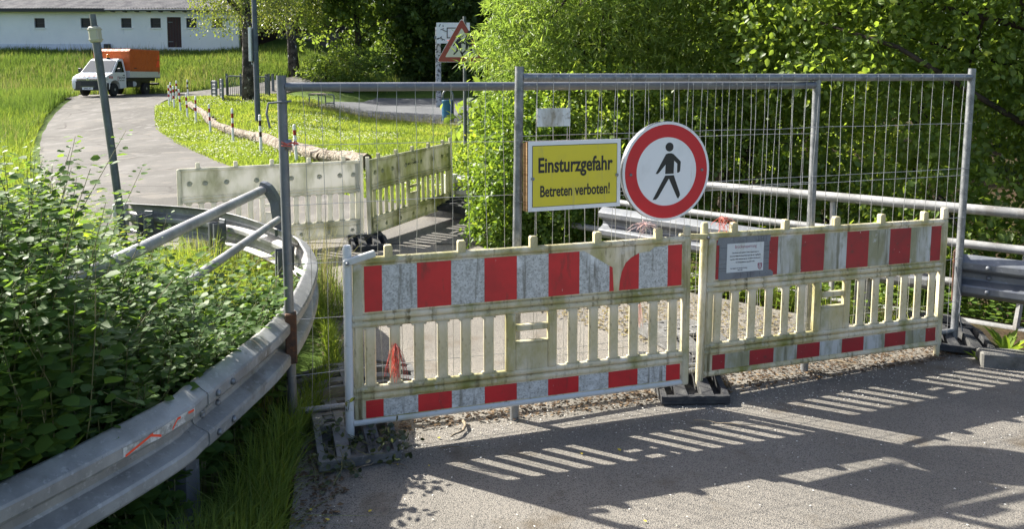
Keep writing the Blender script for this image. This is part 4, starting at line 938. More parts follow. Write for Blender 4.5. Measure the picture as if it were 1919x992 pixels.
def log(label, a, b, r0, r1, seed):
    rr = np.random.default_rng(seed); a = Vector(a); b = Vector(b); n, m = 20, 14
    t = thing('log', label, 'log', (a.x, a.y, a.z), 0, 'logs laid end to end on the lawn edge')
    d = b - a; u = d.normalized(); s = u.cross(Vector((0, 0, 1))).normalized(); up = s.cross(u); V = []; F = []
    ph = rr.uniform(0, 6, 4)
    for i in range(n + 1):
        k = i / n; c = d * k + Vector((0, 0, .0)) + s * .05 * math.sin(k * 5 + ph[0]); r = r0 * (1 - k) + r1 * k
        for j in range(m):
            w = 2 * PI * j / m; q = r * (1 + .10 * math.sin(3 * w + ph[1] + 2 * k) + .07 * math.sin(5 * w + 9 * k + ph[2]) + rr.uniform(-.05, .05))
            V.append(c + s * math.cos(w) * q + up * (math.sin(w) * q + r * .92))
    for i in range(n):
        for j in range(m): F.append((i * m + j, i * m + (j + 1) % m, (i + 1) * m + (j + 1) % m, (i + 1) * m + j))
    MB().add(V, F).build('trunk', M_['log'], t, True)
    for e, i in ((0, 0), (1, n)):
        ring = [V[i * m + j] + u * (.002 if e else -.002) for j in range(m)]
        MB().add(ring, [tuple(range(m))]).build('cut_end', M_['log_end'], t)
    for k in range(2):
        kk = rr.uniform(.15, .85); c = d * kk + up * r0; q = s * rr.choice([-1, 1])
        MB().tube([c + q * r0 * .6, c + q * r0 * 1.35 + up * .05], [.05, .035], 7).build('branch_stub', M_['log_end'], t)
P = [onT(357, 200), onT(383, 220), onT(412, 246), onT(478, 266), onT(540, 286), onT(612, 307), onT(690, 322)]
lb = ['thin pale log at the far end of the log row', 'pale log behind the nearer white bollards', 'cracked pale log lying between two banded bollards', 'pale log ending beside the dark fence post', 'thick forked log starting at the tape wrapped bollard', 'pale log end just behind the cream barriers']
for k in range(6):
    q = (P[k + 1] - P[k]).normalized()
    log(lb[k], P[k] + q * .06, P[k + 1] - q * .05, .12 + .012 * k, .11 + .016 * k, k + 3)

# ================================================================ triangle sign, basketball board, bin, table, railings
def tri_sign():
    b = Vector((atY(872, 300, 14.2).x, 14.2, 0)); p = thing('warning_sign', 'triangular red bordered children warning sign on a post half covered by willow', 'sign', b)
    MB().tube([(0, 0, -.1), (0, 0, 3.05)], .032, 12).build('post', M_['post_concrete'], p, True, 40)
    zb = atY(872, 116, 14.1).z; S = .90; hgt = S * .866; xo = atY(865, 60, 14.1).x - b.x
    def tri(s, y0, y1, name, m, rc):
        A = []; cz = zb + hgt / 3; Rr = S / math.sqrt(3) * s
        for k in range(3):
            a = PI / 2 + 2 * PI * k / 3
            for q in (-60, -30, 0, 30, 60): A.append((xo + (Rr - 2 * rc) * math.cos(a) + rc * math.cos(a + math.radians(q)), cz + (Rr - 2 * rc) * math.sin(a) + rc * math.sin(a + math.radians(q))))
        return MB().prism(A, 1, y0, y1).build(name, m, p)
    tri(1.0, -.060, -.040, 'plate', M_['sign_white'], .03); tri(.975, -.062, -.0605, 'red_border', mat('faded_sign_red', (.30, .05, .035), .45, 0, .5, [((.24, .05, .03), 9, .45, .7, 4)]), .028); tri(.66, -.0635, -.0623, 'white_field', mat('sign_cream', (.60, .60, .52), .45, 0, .4, [((.45, .45, .36), 7, .5, .7, 5)]), .012)
    def kid(cx, s, fl):
        poly = lambda pts: [(xo + cx + fl * u * s, zb + .10 + v * s) for u, v in pts]
        MB().prism([(xo + cx + .026 * s * math.cos(2 * PI * k / 12) + fl * .01 * s, zb + .10 + s * .36 + .034 * s * math.sin(2 * PI * k / 12)) for k in range(12)], 1, -.0655, -.0638).build('figure_head', M_['black'], p)
        MB().prism(poly([(-.03, .32), (.03, .33), (.12, .24), (.11, .22), (.04, .27), (.045, .17), (-.045, .17), (-.05, .25), (-.10, .19), (-.115, .20)]), 1, -.0655, -.0638).build('figure_torso', M_['black'], p)
        MB().prism(poly([(-.045, .172), (.0, .172), (-.02, .10), (-.09, .03), (-.11, .04), (-.05, .11)]), 1, -.0655, -.0638).build('figure_leg', M_['black'], p)
        MB().prism(poly([(.0, .172), (.045, .172), (.055, .09), (.09, .0), (.06, .0), (.02, .08)]), 1, -.0655, -.0638).build('figure_leg', M_['black'], p)
    kid(-.05, .95, 1); kid(.12, 1.15, 1)
    for z in (zb + .16, zb + .55): MB().box(xo - .06, xo + .09, -.04, .035, z - .015, z + .015, .003).build('clamp', M_['galv'], p)
tri_sign()

def hoop():
    b = Vector((atY(822, 190, 38).x, 38.0, 0)); b.z = T(b.x, b.y); p = thing('basketball_stand', 'white basketball backboard on a mottled post at the ball court', 'basketball stand', b)
    MB().box(-.12, .12, -.12, .12, -.1, 3.4 - b.z + .9, .01).build('post', mat('sticker_post', (.40, .42, .44), .6, 0, .4, [((.07, .07, .08), 7, .48, .56, 5), ((.6, .6, .6), 15, .58, .66, 4)]), p)
    zt, zl = atY(822, 42, 37.2).z - b.z, atY(822, 81, 37.2).z - b.z; x0 = atY(818, 60, 37.2).x - b.x
    bd = MB().box(x0, x0 + 1.55, -.86, -.82, zl, zt).build('backboard', M_['sign_white'], p)
    zc = zl + (zt - zl) * .25
    MB().box(x0 + .48, x0 + 1.07, -.868, -.861, zc, zc + .04).box(x0 + .48, x0 + 1.07, -.868, -.861, zc + .45, zc + .49).box(x0 + .48, x0 + .52, -.868, -.861, zc + .04, zc + .45).box(x0 + 1.03, x0 + 1.07, -.868, -.861, zc + .04, zc + .45).build('target_square', M_['black'], bd)
    rr = random.Random(5)
    for k in range(9):
        x, z = x0 + rr.uniform(.06, .40), zl + rr.uniform(.06, .9) * (zt - zl); s = rr.uniform(.03, .10); q = Matrix.Translation((x, 0, z)) @ Matrix.Rotation(rr.uniform(0, 3), 4, 'Y')
        MB().box(-s, s, -.867, -.861, -.018, .018, 0, q).build('scribble', M_['ink'], bd)
    MB().box(-.1, .1, -.82, .0, zl + .2, zl + .35).build('arm', M_['galv_dark'], p)
    pts = [(x0 + .775 + .23 * math.cos(2 * PI * k / 20), -1.12 + .23 * math.sin(2 * PI * k / 20), zl + .12) for k in range(21)]
    MB().tube(pts, .012, 6, False).tube([(x0 + .775, -.86, zl + .12), (x0 + .775, -.9, zl + .12)], .03, 6).build('rim', M_['fluor'], bd)
hoop()

def litter_bin():
    b = onT(838, 229); p = thing('litter_bin', 'blue cylindrical litter bin on a bent pipe stand beside the court', 'bin', b)
    MB().lathe([(.19, .04), (.20, .05), (.20, .84), (.205, .86), (.19, .86), (.18, .60)], 20).build('drum', M_['bin'], p, True, 40)
    MB().lathe([(.207, .80), (.21, .81), (.21, .845), (.207, .855)], 20).build('rim_band', M_['bin'], p, True)
    pts = [(.23, 0, -.1), (.23, 0, 1.0)] + [(.03 + .20 * math.cos(a), 0, 1.0 + .26 * math.sin(a)) for a in np.linspace(0.2, PI, 10)] + [(-.17, 0, .86)]
    MB().tube(pts, .035, 8).build('stand_pipe', M_['galv'], p, True)
    MB().box(.17, .25, -.04, .04, .45, .50).build('bracket', M_['galv'], p)
litter_bin()
def low_rail():
    a = onT(860, 226); b = onT(925, 215); p = thing('low_railing', 'low grey railing crossing the edge of the ball court', 'railing', a)
    d = b - a
    MB().tube([Vector((0, 0, .25)), d + Vector((0, 0, .42))], .05, 8).build('rail', M_['galv'], p)
    for k in (.25, .75): MB().tube([d * k + Vector((0, 0, -.1)), d * k + Vector((0, 0, .30 + .1 * k))], .05, 8).build('post', M_['galv'], p)
low_rail()
def table():
    b = onT(604, 199); d = b.y; p = thing('park_table', 'small table with pale wooden boards and bent steel legs on the lawn', 'table', b)
    s = d / FPX; H = (199 - 177) * s
    for k in range(3): MB().box(-22 * s, 4 * s, -.30 + k * .2, -.12 + k * .2, H, H + .05).build('board', M_['beige'], p)
    MB().box(5 * s, 12 * s, -.30, -.12, H - .02, H + .03).build('board', M_['beige'], p)
    for x in (-21 * s, -4 * s, 4 * s, 20 * s):
        y = -.25 if x in (-21 * s, -4 * s) else .22
        MB().tube([(x, y, -.1), (x, y, H - .1), (x - .05, y, H - .02), (x - .25 if x > 0 else x + .2, y, H - .02)], .028, 8).build('leg', M_['galv'], p)
    MB().box(4 * s, 20 * s, .18, .24, .10, .15).build('crossbar', M_['galv'], p)
table()
def barrier_gate():
    b = onT(414, 184); s = b.y / FPX
    for (xa, xb, y0, y1, lab) in ((398, 413.5, 151, 182, 'grey mesh gate panel standing next to the bollard row'), (413.8, 431, 153, 189, 'grey mesh gate panel hinged to the round cornered railing')):
        p = thing('mesh_gate', lab, 'gate', onT(xa, y1 if xa < 405 else 184)); q = p.location; w = (xb - xa) * s; h = (y1 - y0) * s * .95
        dx = Vector((w, -.5 if xa < 405 else -.9, 0))
        for k in range(5): MB().tube([Vector((0, 0, .06 + k * h / 4.2)), dx + Vector((0, 0, .06 + k * h / 4.2))], .03, 6).build('bar', M_['galv'], p)
        for e in (0, 1): MB().box(dx.x * e - .04, dx.x * e + .04, dx.y * e - .04, dx.y * e + .04, -.1, h + .05).build('post', M_['galv_dark'], p)
        for k in range(24):
            t_ = dx * ((k + .5) / 24); MB().tube([t_ + Vector((0, 0, .06)), t_ + Vector((0, 0, h))], .012, 4, False).build('wire', M_['galv_dark'], p)
    c = onT(425, 182); p = thing('round_cornered_railing', 'grey steel bar railing with rounded corners passing behind the birch trunk', 'railing', (c.x, c.y, c.z))
    w = (506 - 425) * s; h = 1.0
    P = [(0, 0, .08), (0, 0, h - .15), (.05, 0, h - .05), (.15, 0, h), (w - .15, 0, h - .05), (w - .05, 0, h - .1), (w, 0, h - .2), (w, 0, .05), (0, 0, .08)]
    MB().tube(P, .03, 8).build('frame', M_['galv_dark'], p)
    for k in range(1, 22): MB().tube([(w * k / 22, 0, .09), (w * k / 22, 0, h - .03)], .014, 5, False).build('bar', M_['galv_dark'], p)
    for x in (.0, w * .33, w): MB().box(x - .04, x + .04, .035, .11, -.15, h + .12).build('post', M_['galv_dark'], p)
    for px, yb, yt, lb_ in ((512, 171, 139, 'dark square fence post beyond the birch trunk railing'), (500, 179, 140, 'dark banded post at the end of the steel railing')):
        q = onT(px, yb); hh = atY(px, yt, q.y).z - q.z
        e = thing('fence_post', lb_, 'post', q); MB().box(-.06, .06, -.06, .06, -.1, hh, .008).build('shaft', M_['galv_dark'], e); MB().box(-.065, .065, -.065, .065, hh, hh + .03, .008).build('cap', M_['blackplastic'], e)
barrier_gate()
def back_sign():
    b = onT(459, 186); b = Vector((b.x - .2, b.y + 2.0, 0)); b.z = T(b.x, b.y); p = thing('traffic_sign', 'grey back of a traffic sign on a thin pole beside the birch', 'sign', b)
    zt, zl = atY(456, 81, b.y).z - b.z, atY(456, 111, b.y).z - b.z; s = b.y / FPX
    MB().tube([(.08, 0, -.1), (.08, 0, zt + .1)], .04, 8).build('post', M_['galv_dark'], p)
    MB().box(-7.5 * s, 6 * s, .05, .07, zl, zt, .005).build('plate', mat('sign_back', (.40, .41, .39), .5, .3, .4), p)
    for z in (zl + .15, zt - .15): MB().box(-4 * s, 4 * s, -.045, .048, z - .02, z + .02).build('clamp', M_['galv_dark'], p)
back_sign()
# ================================================================ vegetation
LEAF = {
 'ovate': (np.array([(0, 0, 0), (-.30, .30, .07), (-.25, .64, .05), (0, 1, -.04), (.25, .64, .05), (.30, .30, .07), (0, .5, -.03)]), [(0, 6, 1), (1, 6, 2), (2, 6, 3), (3, 6, 4), (4, 6, 5), (5, 6, 0)]),
 'round': (np.array([(0, 0, 0), (-.36, .28, .06), (-.36, .66, .05), (0, 1, -.03), (.36, .66, .05), (.36, .28, .06), (0, .5, -.03)]), [(0, 6, 1), (1, 6, 2), (2, 6, 3), (3, 6, 4), (4, 6, 5), (5, 6, 0)]),
 'quad': (np.array([(0, 0, 0), (-.30, .5, .06), (0, 1, -.03), (.30, .5, .06)]), [(0, 2, 1), (0, 3, 2)]),
 'lance': (np.array([(0, 0, 0), (-.13, .35, .05), (-.11, .70, .03), (0, 1, -.10), (.11, .70, .03), (.13, .35, .05), (0, .5, -.03)]), [(0, 6, 1), (1, 6, 2), (2, 6, 3), (3, 6, 4), (4, 6, 5), (5, 6, 0)]),
 'willow': (np.array([(0, 0, 0), (-.085, .40, .02), (0, 1, -.16), (.085, .40, .02)]), [(0, 2, 1), (0, 3, 2)]),
}
def norm(a): return a / np.maximum(np.linalg.norm(a, axis=-1, keepdims=True), 1e-9)
def mesh_from(name, co, tris, v, material):
    me = bpy.data.meshes.new(name); nv, nf = len(co), len(tris)
    me.vertices.add(nv); me.vertices.foreach_set('co', np.ascontiguousarray(co, dtype=np.float32).ravel())
    me.loops.add(nf * 3); me.loops.foreach_set('vertex_index', np.ascontiguousarray(tris, dtype=np.int32).ravel())
    me.polygons.add(nf); me.polygons.foreach_set('loop_start', np.arange(0, nf * 3, 3, dtype=np.int32))
    me.polygons.foreach_set('use_smooth', np.ones(nf, bool))
    at = me.attributes.new('v', 'FLOAT', 'FACE'); at.data.foreach_set('value', np.ascontiguousarray(v, dtype=np.float32))
    me.update(calc_edges=True); me.materials.append(material); return me
def leaves(name, pos, axis, nrm, size, v, shape, material, parent=None):
    t, f = LEAF[shape]; axis = norm(axis); nrm = norm(nrm - axis * np.sum(nrm * axis, -1, keepdims=True)); b = np.cross(axis, nrm)
    size = np.broadcast_to(np.asarray(size, float).reshape(-1, 1), (len(pos), 1)) if np.ndim(size) else np.full((len(pos), 1), size)
    co = pos[:, None] + size[:, :, None] * (t[None, :, 0:1] * b[:, None] + t[None, :, 1:2] * axis[:, None] + t[None, :, 2:3] * nrm[:, None])
    tr = (np.array(f)[None] + (np.arange(len(pos)) * len(t))[:, None, None]).reshape(-1, 3)
    me = mesh_from(name, co.reshape(-1, 3), tr, np.repeat(v, len(f)), material)
    o = bpy.data.objects.new(name, me); COL.objects.link(o); o.parent = parent; return o
def rnd(n, rng=RNG): return norm(rng.normal(size=(n, 3)))

L_ = {}
L_['snow'] = leafmat('snowberry_leaf', (.060, .115, .034), (.10, .175, .042), (.20, .28, .05), .5, .44, None, .18)
L_['weed'] = leafmat('weed_leaf', (.10, .165, .03), (.16, .235, .04), (.26, .29, .06), .6, .48, None, .12)
L_['willow'] = leafmat('willow_leaf', (.11, .165, .038), (.175, .235, .055), (.29, .31, .09), .42, .46, (1.8, 1.9, 1.1), .35)
L_['bush'] = leafmat('bush_leaf', (.06, .115, .024), (.115, .185, .034), (.22, .28, .045), .45, .45, None, .3)
L_['hazel'] = leafmat('hazel_leaf', (.095, .155, .036), (.155, .225, .05), (.26, .31, .07), .42, .54, None, .4)
L_['dark'] = leafmat('dark_tree_leaf', (.045, .078, .027), (.078, .128, .038), (.12, .18, .05), .5, .42, None, .25)
L_['mid'] = leafmat('lime_tree_leaf', (.085, .14, .04), (.14, .205, .055), (.21, .27, .07), .5, .5, None, .3)
L_['birch'] = leafmat('birch_leaf', (.075, .11, .03), (.13, .17, .045), (.24, .25, .09), .42, .38)
L_['ivy'] = leafmat('ivy_leaf', (.022, .035, .016), (.045, .06, .022), (.15, .15, .03), .4, .2)
L_['grass'] = leafmat('grass_blade', (.100, .152, .034), (.165, .228, .052), (.28, .30, .11), .6, .42, None, .12)
L_['grass_shade'] = leafmat('shade_toned_blade', (.075, .12, .026), (.13, .19, .04), (.26, .26, .10), .55, .42, None, .15)  # darker copy of the grass colour, with shade put into it
L_['meadow'] = leafmat('meadow_blade', (.052, .100, .030), (.098, .150, .046), (.20, .215, .095), .65, .38, None, .1)
L_['dry'] = leafmat('dry_grass', (.20, .21, .09), (.30, .29, .14), (.42, .38, .22), .6, .35, (1.2, 1.1, .8), .2)
L_['petal'] = leafmat('white_petal', (.62, .62, .58), (.75, .74, .70), (.70, .66, .50), .6, .3, (1, 1, 1))
L_['litter'] = leafmat('leaf_litter', (.04, .026, .015), (.09, .055, .028), (.18, .12, .06), .8, .1, (1, 1, 1))

def blades(name, x, y, z, h, w, material, lean=.35, rng=RNG, vlo=0.0, vhi=1.0, parent=None, label=None, bend=.5, patch=None):
    n = len(x); a = rng.uniform(0, 2 * PI, n); b = rng.uniform(0, 2 * PI, n); l = np.abs(rng.normal(0, lean, n))
    side = np.stack([np.cos(a), np.sin(a), 0 * a], -1) * (w / 2)[:, None]; ld = np.stack([np.cos(b), np.sin(b), 0 * b], -1)
    p0 = np.stack([x, y, z], -1); up = np.array([0, 0, 1.])
    p1 = p0 + up * (h * .55)[:, None] + ld * (h * l * .35)[:, None]
    p2 = p0 + up * (h * np.clip(1 - .35 * l, .4, 1))[:, None] + ld * (h * l * (.6 + bend))[:, None]
    co = np.stack([p0 - side, p0 + side, p1 - side * .8, p1 + side * .8, p2], 1).reshape(-1, 3)
    tr = (np.array([(0, 1, 3), (0, 3, 2), (2, 3, 4)])[None] + (np.arange(n) * 5)[:, None, None]).reshape(-1, 3)
    q = rng.random(n) if patch is None else np.clip(.55 * rng.random(n) + .9 * patch - .2, 0, 1)
    v = np.repeat(np.clip(vlo + (vhi - vlo) * q, 0, 1), 3)
    me = mesh_from(name, co, tr, v, material); o = bpy.data.objects.new(name, me); COL.objects.link(o); o.parent = parent
    o['kind'] = 'stuff'
    if label: o['label'] = label
    return o
def in_poly(x, y, P):
    c = np.zeros(len(x), bool); n = len(P)
    for i in range(n):
        (x1, y1), (x2, y2) = P[i], P[(i + 1) % n]
        k = ((y1 > y) != (y2 > y)) & (x < (x2 - x1) * (y - y1) / (y2 - y1 + 1e-12) + x1); c ^= k
    return c
def fill(P, n, rng=RNG):
    P = [tuple(p) for p in P]; xs_ = [p[0] for p in P]; ys_ = [p[1] for p in P]; X = np.zeros(0); Y = np.zeros(0)
    while len(X) < n:
        x = rng.uniform(min(xs_), max(xs_), n); y = rng.uniform(min(ys_), max(ys_), n); k = in_poly(x, y, P); X = np.concatenate([X, x[k]]); Y = np.concatenate([Y, y[k]])
    return X[:n], Y[:n]
def vnoise(x, y, s, seed=0):
    rg = np.random.default_rng(seed); t = rg.random((64, 64)); u, w = x * s, y * s; i, j = np.floor(u).astype(int), np.floor(w).astype(int); fu, fw = u - i, w - j
    fu, fw = fu * fu * (3 - 2 * fu), fw * fw * (3 - 2 * fw); g_ = lambda a, b: t[a % 64, b % 64]
    return (g_(i, j) * (1 - fu) + g_(i + 1, j) * fu) * (1 - fw) + (g_(i, j + 1) * (1 - fu) + g_(i + 1, j + 1) * fu) * fw

def twig_cloud(rng, C, D, per, tl, jit, size, droop, shape, material, name, parent, vbias=0.0, upn=.8, flat=.9):
    """C cluster centres, D outward directions; leaves set along a short twig"""
    n = len(C); tw = norm(D + .6 * rnd(n, rng)); t = rng.random((n, per, 1))
    P = C[:, None] + tw[:, None] * t * tl + rng.normal(0, jit, (n, per, 3)); P = P.reshape(-1, 3); m = len(P)
    P[:, 2] -= (t.reshape(-1) ** 2) * tl * droop * .5
    ax = norm(np.repeat(tw, per, 0) * .6 + rnd(m, rng) * .9 + np.array([0, 0, -droop]))
    nr = norm(np.array([0, 0, upn]) + rnd(m, rng) * flat)
    v = np.clip(np.repeat(rng.random(n) * .5, per) + rng.random(m) * .5 + vbias, 0, 1)
    return leaves(name, P, ax, nr, size * rng.uniform(.65, 1.25, m), v, shape, material, parent)
def blob_points(rng, blobs, n, inner=.45, dens=None):
    vol = np.array([b[3] * b[4] * b[5] for b in blobs]) ** .75; k = rng.choice(len(blobs), n, p=vol / vol.sum()); B = np.array(blobs)[k]
    d = rnd(n, rng); r = (inner ** 3 + (1 - inner ** 3) * rng.random(n)) ** (1 / 3) * (1 + rng.normal(0, .07, n))
    return B[:, :3] + d * B[:, 3:6] * r[:, None], norm(d / B[:, 3:6])
def tree(name, label, cat, base, trunk, r0, blobs, ncl, per, tl, jit, size, droop, shape, lm, bark, seed, group=None, branches=10, inner=.45, upn=.8):
    rng = np.random.default_rng(seed); t = thing(name, label, cat, base, 0, group); b = np.array(base)
    tp = [Vector(p) for p in trunk]; mb = MB(); n = len(tp)
    mb.tube(tp, [r0 * (1 - .75 * i / (n - 1)) * (1.25 if i == 0 else 1) for i in range(n)], 12).build('trunk', bark, t, True)
    bl_ = [np.array(q) for q in blobs]
    for k in range(branches):
        q = bl_[k % len(bl_)]; e = Vector(q[:3] + rng.normal(0, .35, 3) * q[3:6]); s = tp[min(n - 1, 1 + k % max(1, n - 1))]
        md = s.lerp(e, .5) + Vector((rng.normal(0, .1), rng.normal(0, .1), .12)) * (e - s).length
        MB().tube([s, md, e], [min(r0 * .38, .04), min(r0 * .22, .025), min(r0 * .06, .012)], 6).build('branch', bark, t, True)
    C, D = blob_points(rng, blobs, ncl, inner)
    o = twig_cloud(rng, C, D, per, tl, jit, size, droop, shape, lm, 'crown', t, 0, upn)
    o['kind'] = 'stuff'
    return t

# ---------------------------------------------------------------- leafy shrub behind the guardrail
def gx(y): return np.interp(y, [1.2, 1.85, 2.45, 3.08, 3.71, 4.17, 4.80, 5.55, 6.07, 6.53], [-2.35, -1.98, -1.67, -1.42, -1.335, -1.30, -1.34, -1.47, -1.64, -1.87])
def shrub():
    rng = np.random.default_rng(21)
    s = thing('snowberry_shrub', 'dense dark green round leaved shrub spilling over the curved guardrail', 'shrub', (-2.3, 3.4, 0)); off = np.array([-2.3, 3.4, 0])
    Ps, Ax, Nr, Sz, V = [], [], [], [], []; st = MB()
    for k in range(900):
        y = rng.uniform(1.75, 5.25); x = gx(y) - .08 - abs(rng.uniform(0, 1)) ** 1.5 * 2.6
        if x < -.70 * y - .9: x = -.70 * y - .9 + rng.uniform(0, 1.2)
        x = min(x, gx(y) - .1)
        dist = gx(y) - x
        H = .74 + .34 * min(dist / .9, 1) + .12 * vnoise(np.array([x]), np.array([y]), 2.2, 3)[0] - .16 * max(0, (y - 3.9))
        if x < -.56 * y and y > 2.5 and y < 4.4: H += .25 + .6 * rng.random()
        if rng.random() < .05: H += .16
        H *= rng.uniform(.85, 1.08); lean = np.array([rng.normal(.10, .22), rng.normal(-.06, .22)])
        nseg = 9; P = []
        for i in range(nseg):
            u = i / (nseg - 1); P.append(np.array([x + lean[0] * u ** 1.6, y + lean[1] * u ** 1.6, H * (u - .10 * u ** 3)]))
        P = np.array(P); P[:, 0] = np.minimum(P[:, 0], gx(P[:, 1]) - .07 + .08 * (P[:, 2] > .72))
        st.tube([p - off for p in P[::2]], [.004, .0035, .003, .0025, .0012], 4, False)
        nl = int(H * .9 / .036); u = np.linspace(.18, 1, nl)
        for i, uu in enumerate(u):
            f = uu * (nseg - 1); j = min(int(f), nseg - 2); p = P[j] + (P[j + 1] - P[j]) * (f - j)
            a = (i % 2) * PI / 2 + rng.uniform(-.5, .5)
            for sg in (0, PI):
                d = np.array([math.cos(a + sg), math.sin(a + sg), rng.uniform(-.25, .45)])
                Ps.append(p + d * rng.uniform(.006, .05)); Ax.append(d); Nr.append(np.array([rng.normal(0, .4), rng.normal(-.1, .4), 1]))
                Sz.append(rng.uniform(.034, .076) * (1 - .45 * max(0, uu - .8) / .2) * (1.1 if uu < .8 else 1)); V.append(np.clip(rng.random() * .62 + max(0, uu - .86) * 2.4 * rng.random(), 0, 1))
    Ps = np.array(Ps); Ax = np.array(Ax); Nr = np.array(Nr); Sz = np.array(Sz); V = np.array(V)
    keep = (Ps[:, 2] > .05) & ((Ps[:, 0] < gx(Ps[:, 1]) - .05) | ((Ps[:, 2] > .67) & (Ps[:, 0] < gx(Ps[:, 1]) + .07))); Ps, Ax, Nr, Sz, V = Ps[keep], Ax[keep], Nr[keep], Sz[keep], V[keep]
    # the 300 leaves that show largest: near, outermost
    vis = Sz / np.linalg.norm(Ps - np.array([0, 0, 2.0]), axis=1) * (1 + .8 * (Ps[:, 2] > .55)) * ((Ps[:, 0] > -.62 * Ps[:, 1]) & (Ps[:, 1] > 2.2))
    order = np.argsort(-vis); big = order[:300]; rest = order[300:]
    sw = st.build('twigs', M_['stem'], s); sw['kind'] = 'stuff'
    o = leaves('foliage', Ps[rest] - off, Ax[rest], Nr[rest], Sz[rest], V[rest], 'round', L_['snow'], s); o['kind'] = 'stuff'
    tm, f = LEAF['round']; var = [mesh_from('leaf', tm, np.array(f), np.full(len(f), q), L_['snow']) for q in (.1, .25, .4, .55, .7, .9)]
    for i in big:
        a = Vector(Ax[i]).normalized(); n_ = Vector(Nr[i]); n_ = (n_ - a * n_.dot(a)).normalized(); b = a.cross(n_); p = Ps[i] - off; z = Sz[i]
        Mx = Matrix(((b.x * z, a.x * z, n_.x * z, p[0]), (b.y * z, a.y * z, n_.y * z, p[1]), (b.z * z, a.z * z, n_.z * z, p[2]), (0, 0, 0, 1)))
        share('leaf', var[min(5, int(V[i] * 6))], s, Mx)
shrub()

def weeds(name, label, poly, n, hmin, hmax, lm, size, seed, shape='ovate', zf=None):
    """leafy herb stems over an area nobody could count: one mass"""
    rng = np.random.default_rng(seed); x, y = fill(poly, n, rng); h = rng.uniform(hmin, hmax, n) * (.75 + .5 * vnoise(x, y, 1.6, seed)); z0 = tz(x, y)
    Ps, Ax, Nr, Sz, V = [], [], [], [], []
    for i in range(n):
        m = max(4, int(h[i] / .055)); lean = rng.normal(0, .12, 2)
        for j in range(m):
            u = (j + .6) / m; a = j * 1.57 + rng.uniform(-.4, .4)
            for sg in (0, PI):
                d = np.array([math.cos(a + sg), math.sin(a + sg), rng.uniform(-.3, .3)]); Ps.append((x[i] + lean[0] * u, y[i] + lean[1] * u, z0[i] + h[i] * u)); Ax.append(d); Nr.append((rng.normal(0, .3), rng.normal(0, .3), 1)); Sz.append(size * rng.uniform(.6, 1.2) * (1.1 - .4 * u)); V.append(np.clip(.2 + .7 * u * rng.random() + .25 * rng.random(), 0, 1))
    o = leaves(name, np.array(Ps), np.array(Ax), np.array(Nr), np.array(Sz), np.array(V), shape, lm); tag(o, label, None, None, 'stuff'); return o
weeds('undergrowth', 'sunlit yellow green weeds between shrub and guardrail bend', [(-5.2, 5.6), (-3.6, 4.6), (-1.9, 4.6), (-1.6, 5.2), (-1.75, 6.1), (-2.4, 7.1), (-3.6, 7.75), (-5.5, 8.3), (-6.5, 7.5)], 700, .28, .58, L_['weed'], .07, 31)
weeds('undergrowth', 'tall yellow green weeds round the foot of the leaning pole', [(-6.2, 5.2), (-4.2, 4.6), (-3.0, 5.2), (-3.2, 6.6), (-4.0, 7.7), (-5.2, 8.6), (-7.4, 9.6)], 620, .55, 1.0, L_['weed'], .085, 37)
weeds('undergrowth', 'shaded weeds and nettles along the stream behind the bridge railing', [(1.2, 8.6), (3.0, 6.9), (5.0, 5.6), (7.0, 6.5), (5.5, 9.5), (2.5, 10.5)], 420, .25, .60, L_['bush'], .07, 33)
weeds('undergrowth', 'fresh green plants at the bridge edge seen between barrier slats', [(1.35, 7.45), (3.05, 6.02), (3.25, 6.25), (1.7, 7.8)], 120, .12, .42, L_['weed'], .06, 34)
weeds('undergrowth', 'low leaves growing at the foot of the near guardrail', [(-1.75, 2.3), (-1.42, 2.9), (-1.36, 3.3), (-1.22, 3.3), (-1.2, 2.3)], 60, .10, .24, L_['snow'], .045, 36, 'round')

# ---------------------------------------------------------------- grasses
rng = np.random.default_rng(5)
def near_grass(label, poly, n, h0, h1, w0, w1, lm, lean=.35, seed=1, vlo=0, vhi=.85, bend=.5):
    rg = np.random.default_rng(seed); x, y = fill(poly, n, rg); k = vnoise(x, y, 2.5, seed)
    return blades('grass', x, y, tz(x, y) - .03, rg.uniform(h0, h1, n) * (.6 + .8 * k), rg.uniform(w0, w1, n), lm, lean, rg, vlo, vhi, None, label, bend)
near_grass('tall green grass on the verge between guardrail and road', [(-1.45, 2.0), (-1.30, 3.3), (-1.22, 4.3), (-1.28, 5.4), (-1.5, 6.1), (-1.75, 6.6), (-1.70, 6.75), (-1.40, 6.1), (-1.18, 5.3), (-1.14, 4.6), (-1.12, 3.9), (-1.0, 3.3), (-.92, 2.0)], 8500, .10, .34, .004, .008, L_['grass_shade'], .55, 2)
near_grass('long overhanging grass in the bend of the guardrail', [(-2.4, 4.4), (-1.45, 4.5), (-1.55, 5.4), (-1.75, 6.2), (-2.2, 6.9), (-3.2, 7.5), (-2.8, 5.6)], 7000, .25, .62, .004, .008, L_['grass'], .5, 3, .1, 1)
near_grass('dry seeding grass outside the guardrail bend', [(-1.55, 6.3), (-1.95, 7.0), (-2.7, 7.75), (-3.6, 8.3), (-3.4, 8.6), (-2.5, 8.2), (-1.7, 7.4), (-1.35, 6.5)], 500, .35, .80, .003, .006, L_['dry'], .30, 4, 0, .7, .8)
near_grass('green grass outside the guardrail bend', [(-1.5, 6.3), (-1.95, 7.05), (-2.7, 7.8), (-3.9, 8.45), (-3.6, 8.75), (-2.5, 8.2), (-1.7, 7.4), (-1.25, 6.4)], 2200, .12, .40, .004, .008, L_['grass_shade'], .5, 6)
near_grass('tufts of grass at the bridge edge beyond the barriers', [(1.0, 7.75), (3.1, 5.95), (3.3, 6.15), (1.3, 8.1)], 1300, .10, .34, .004, .008, L_['grass'], .5, 7, .1, .9)
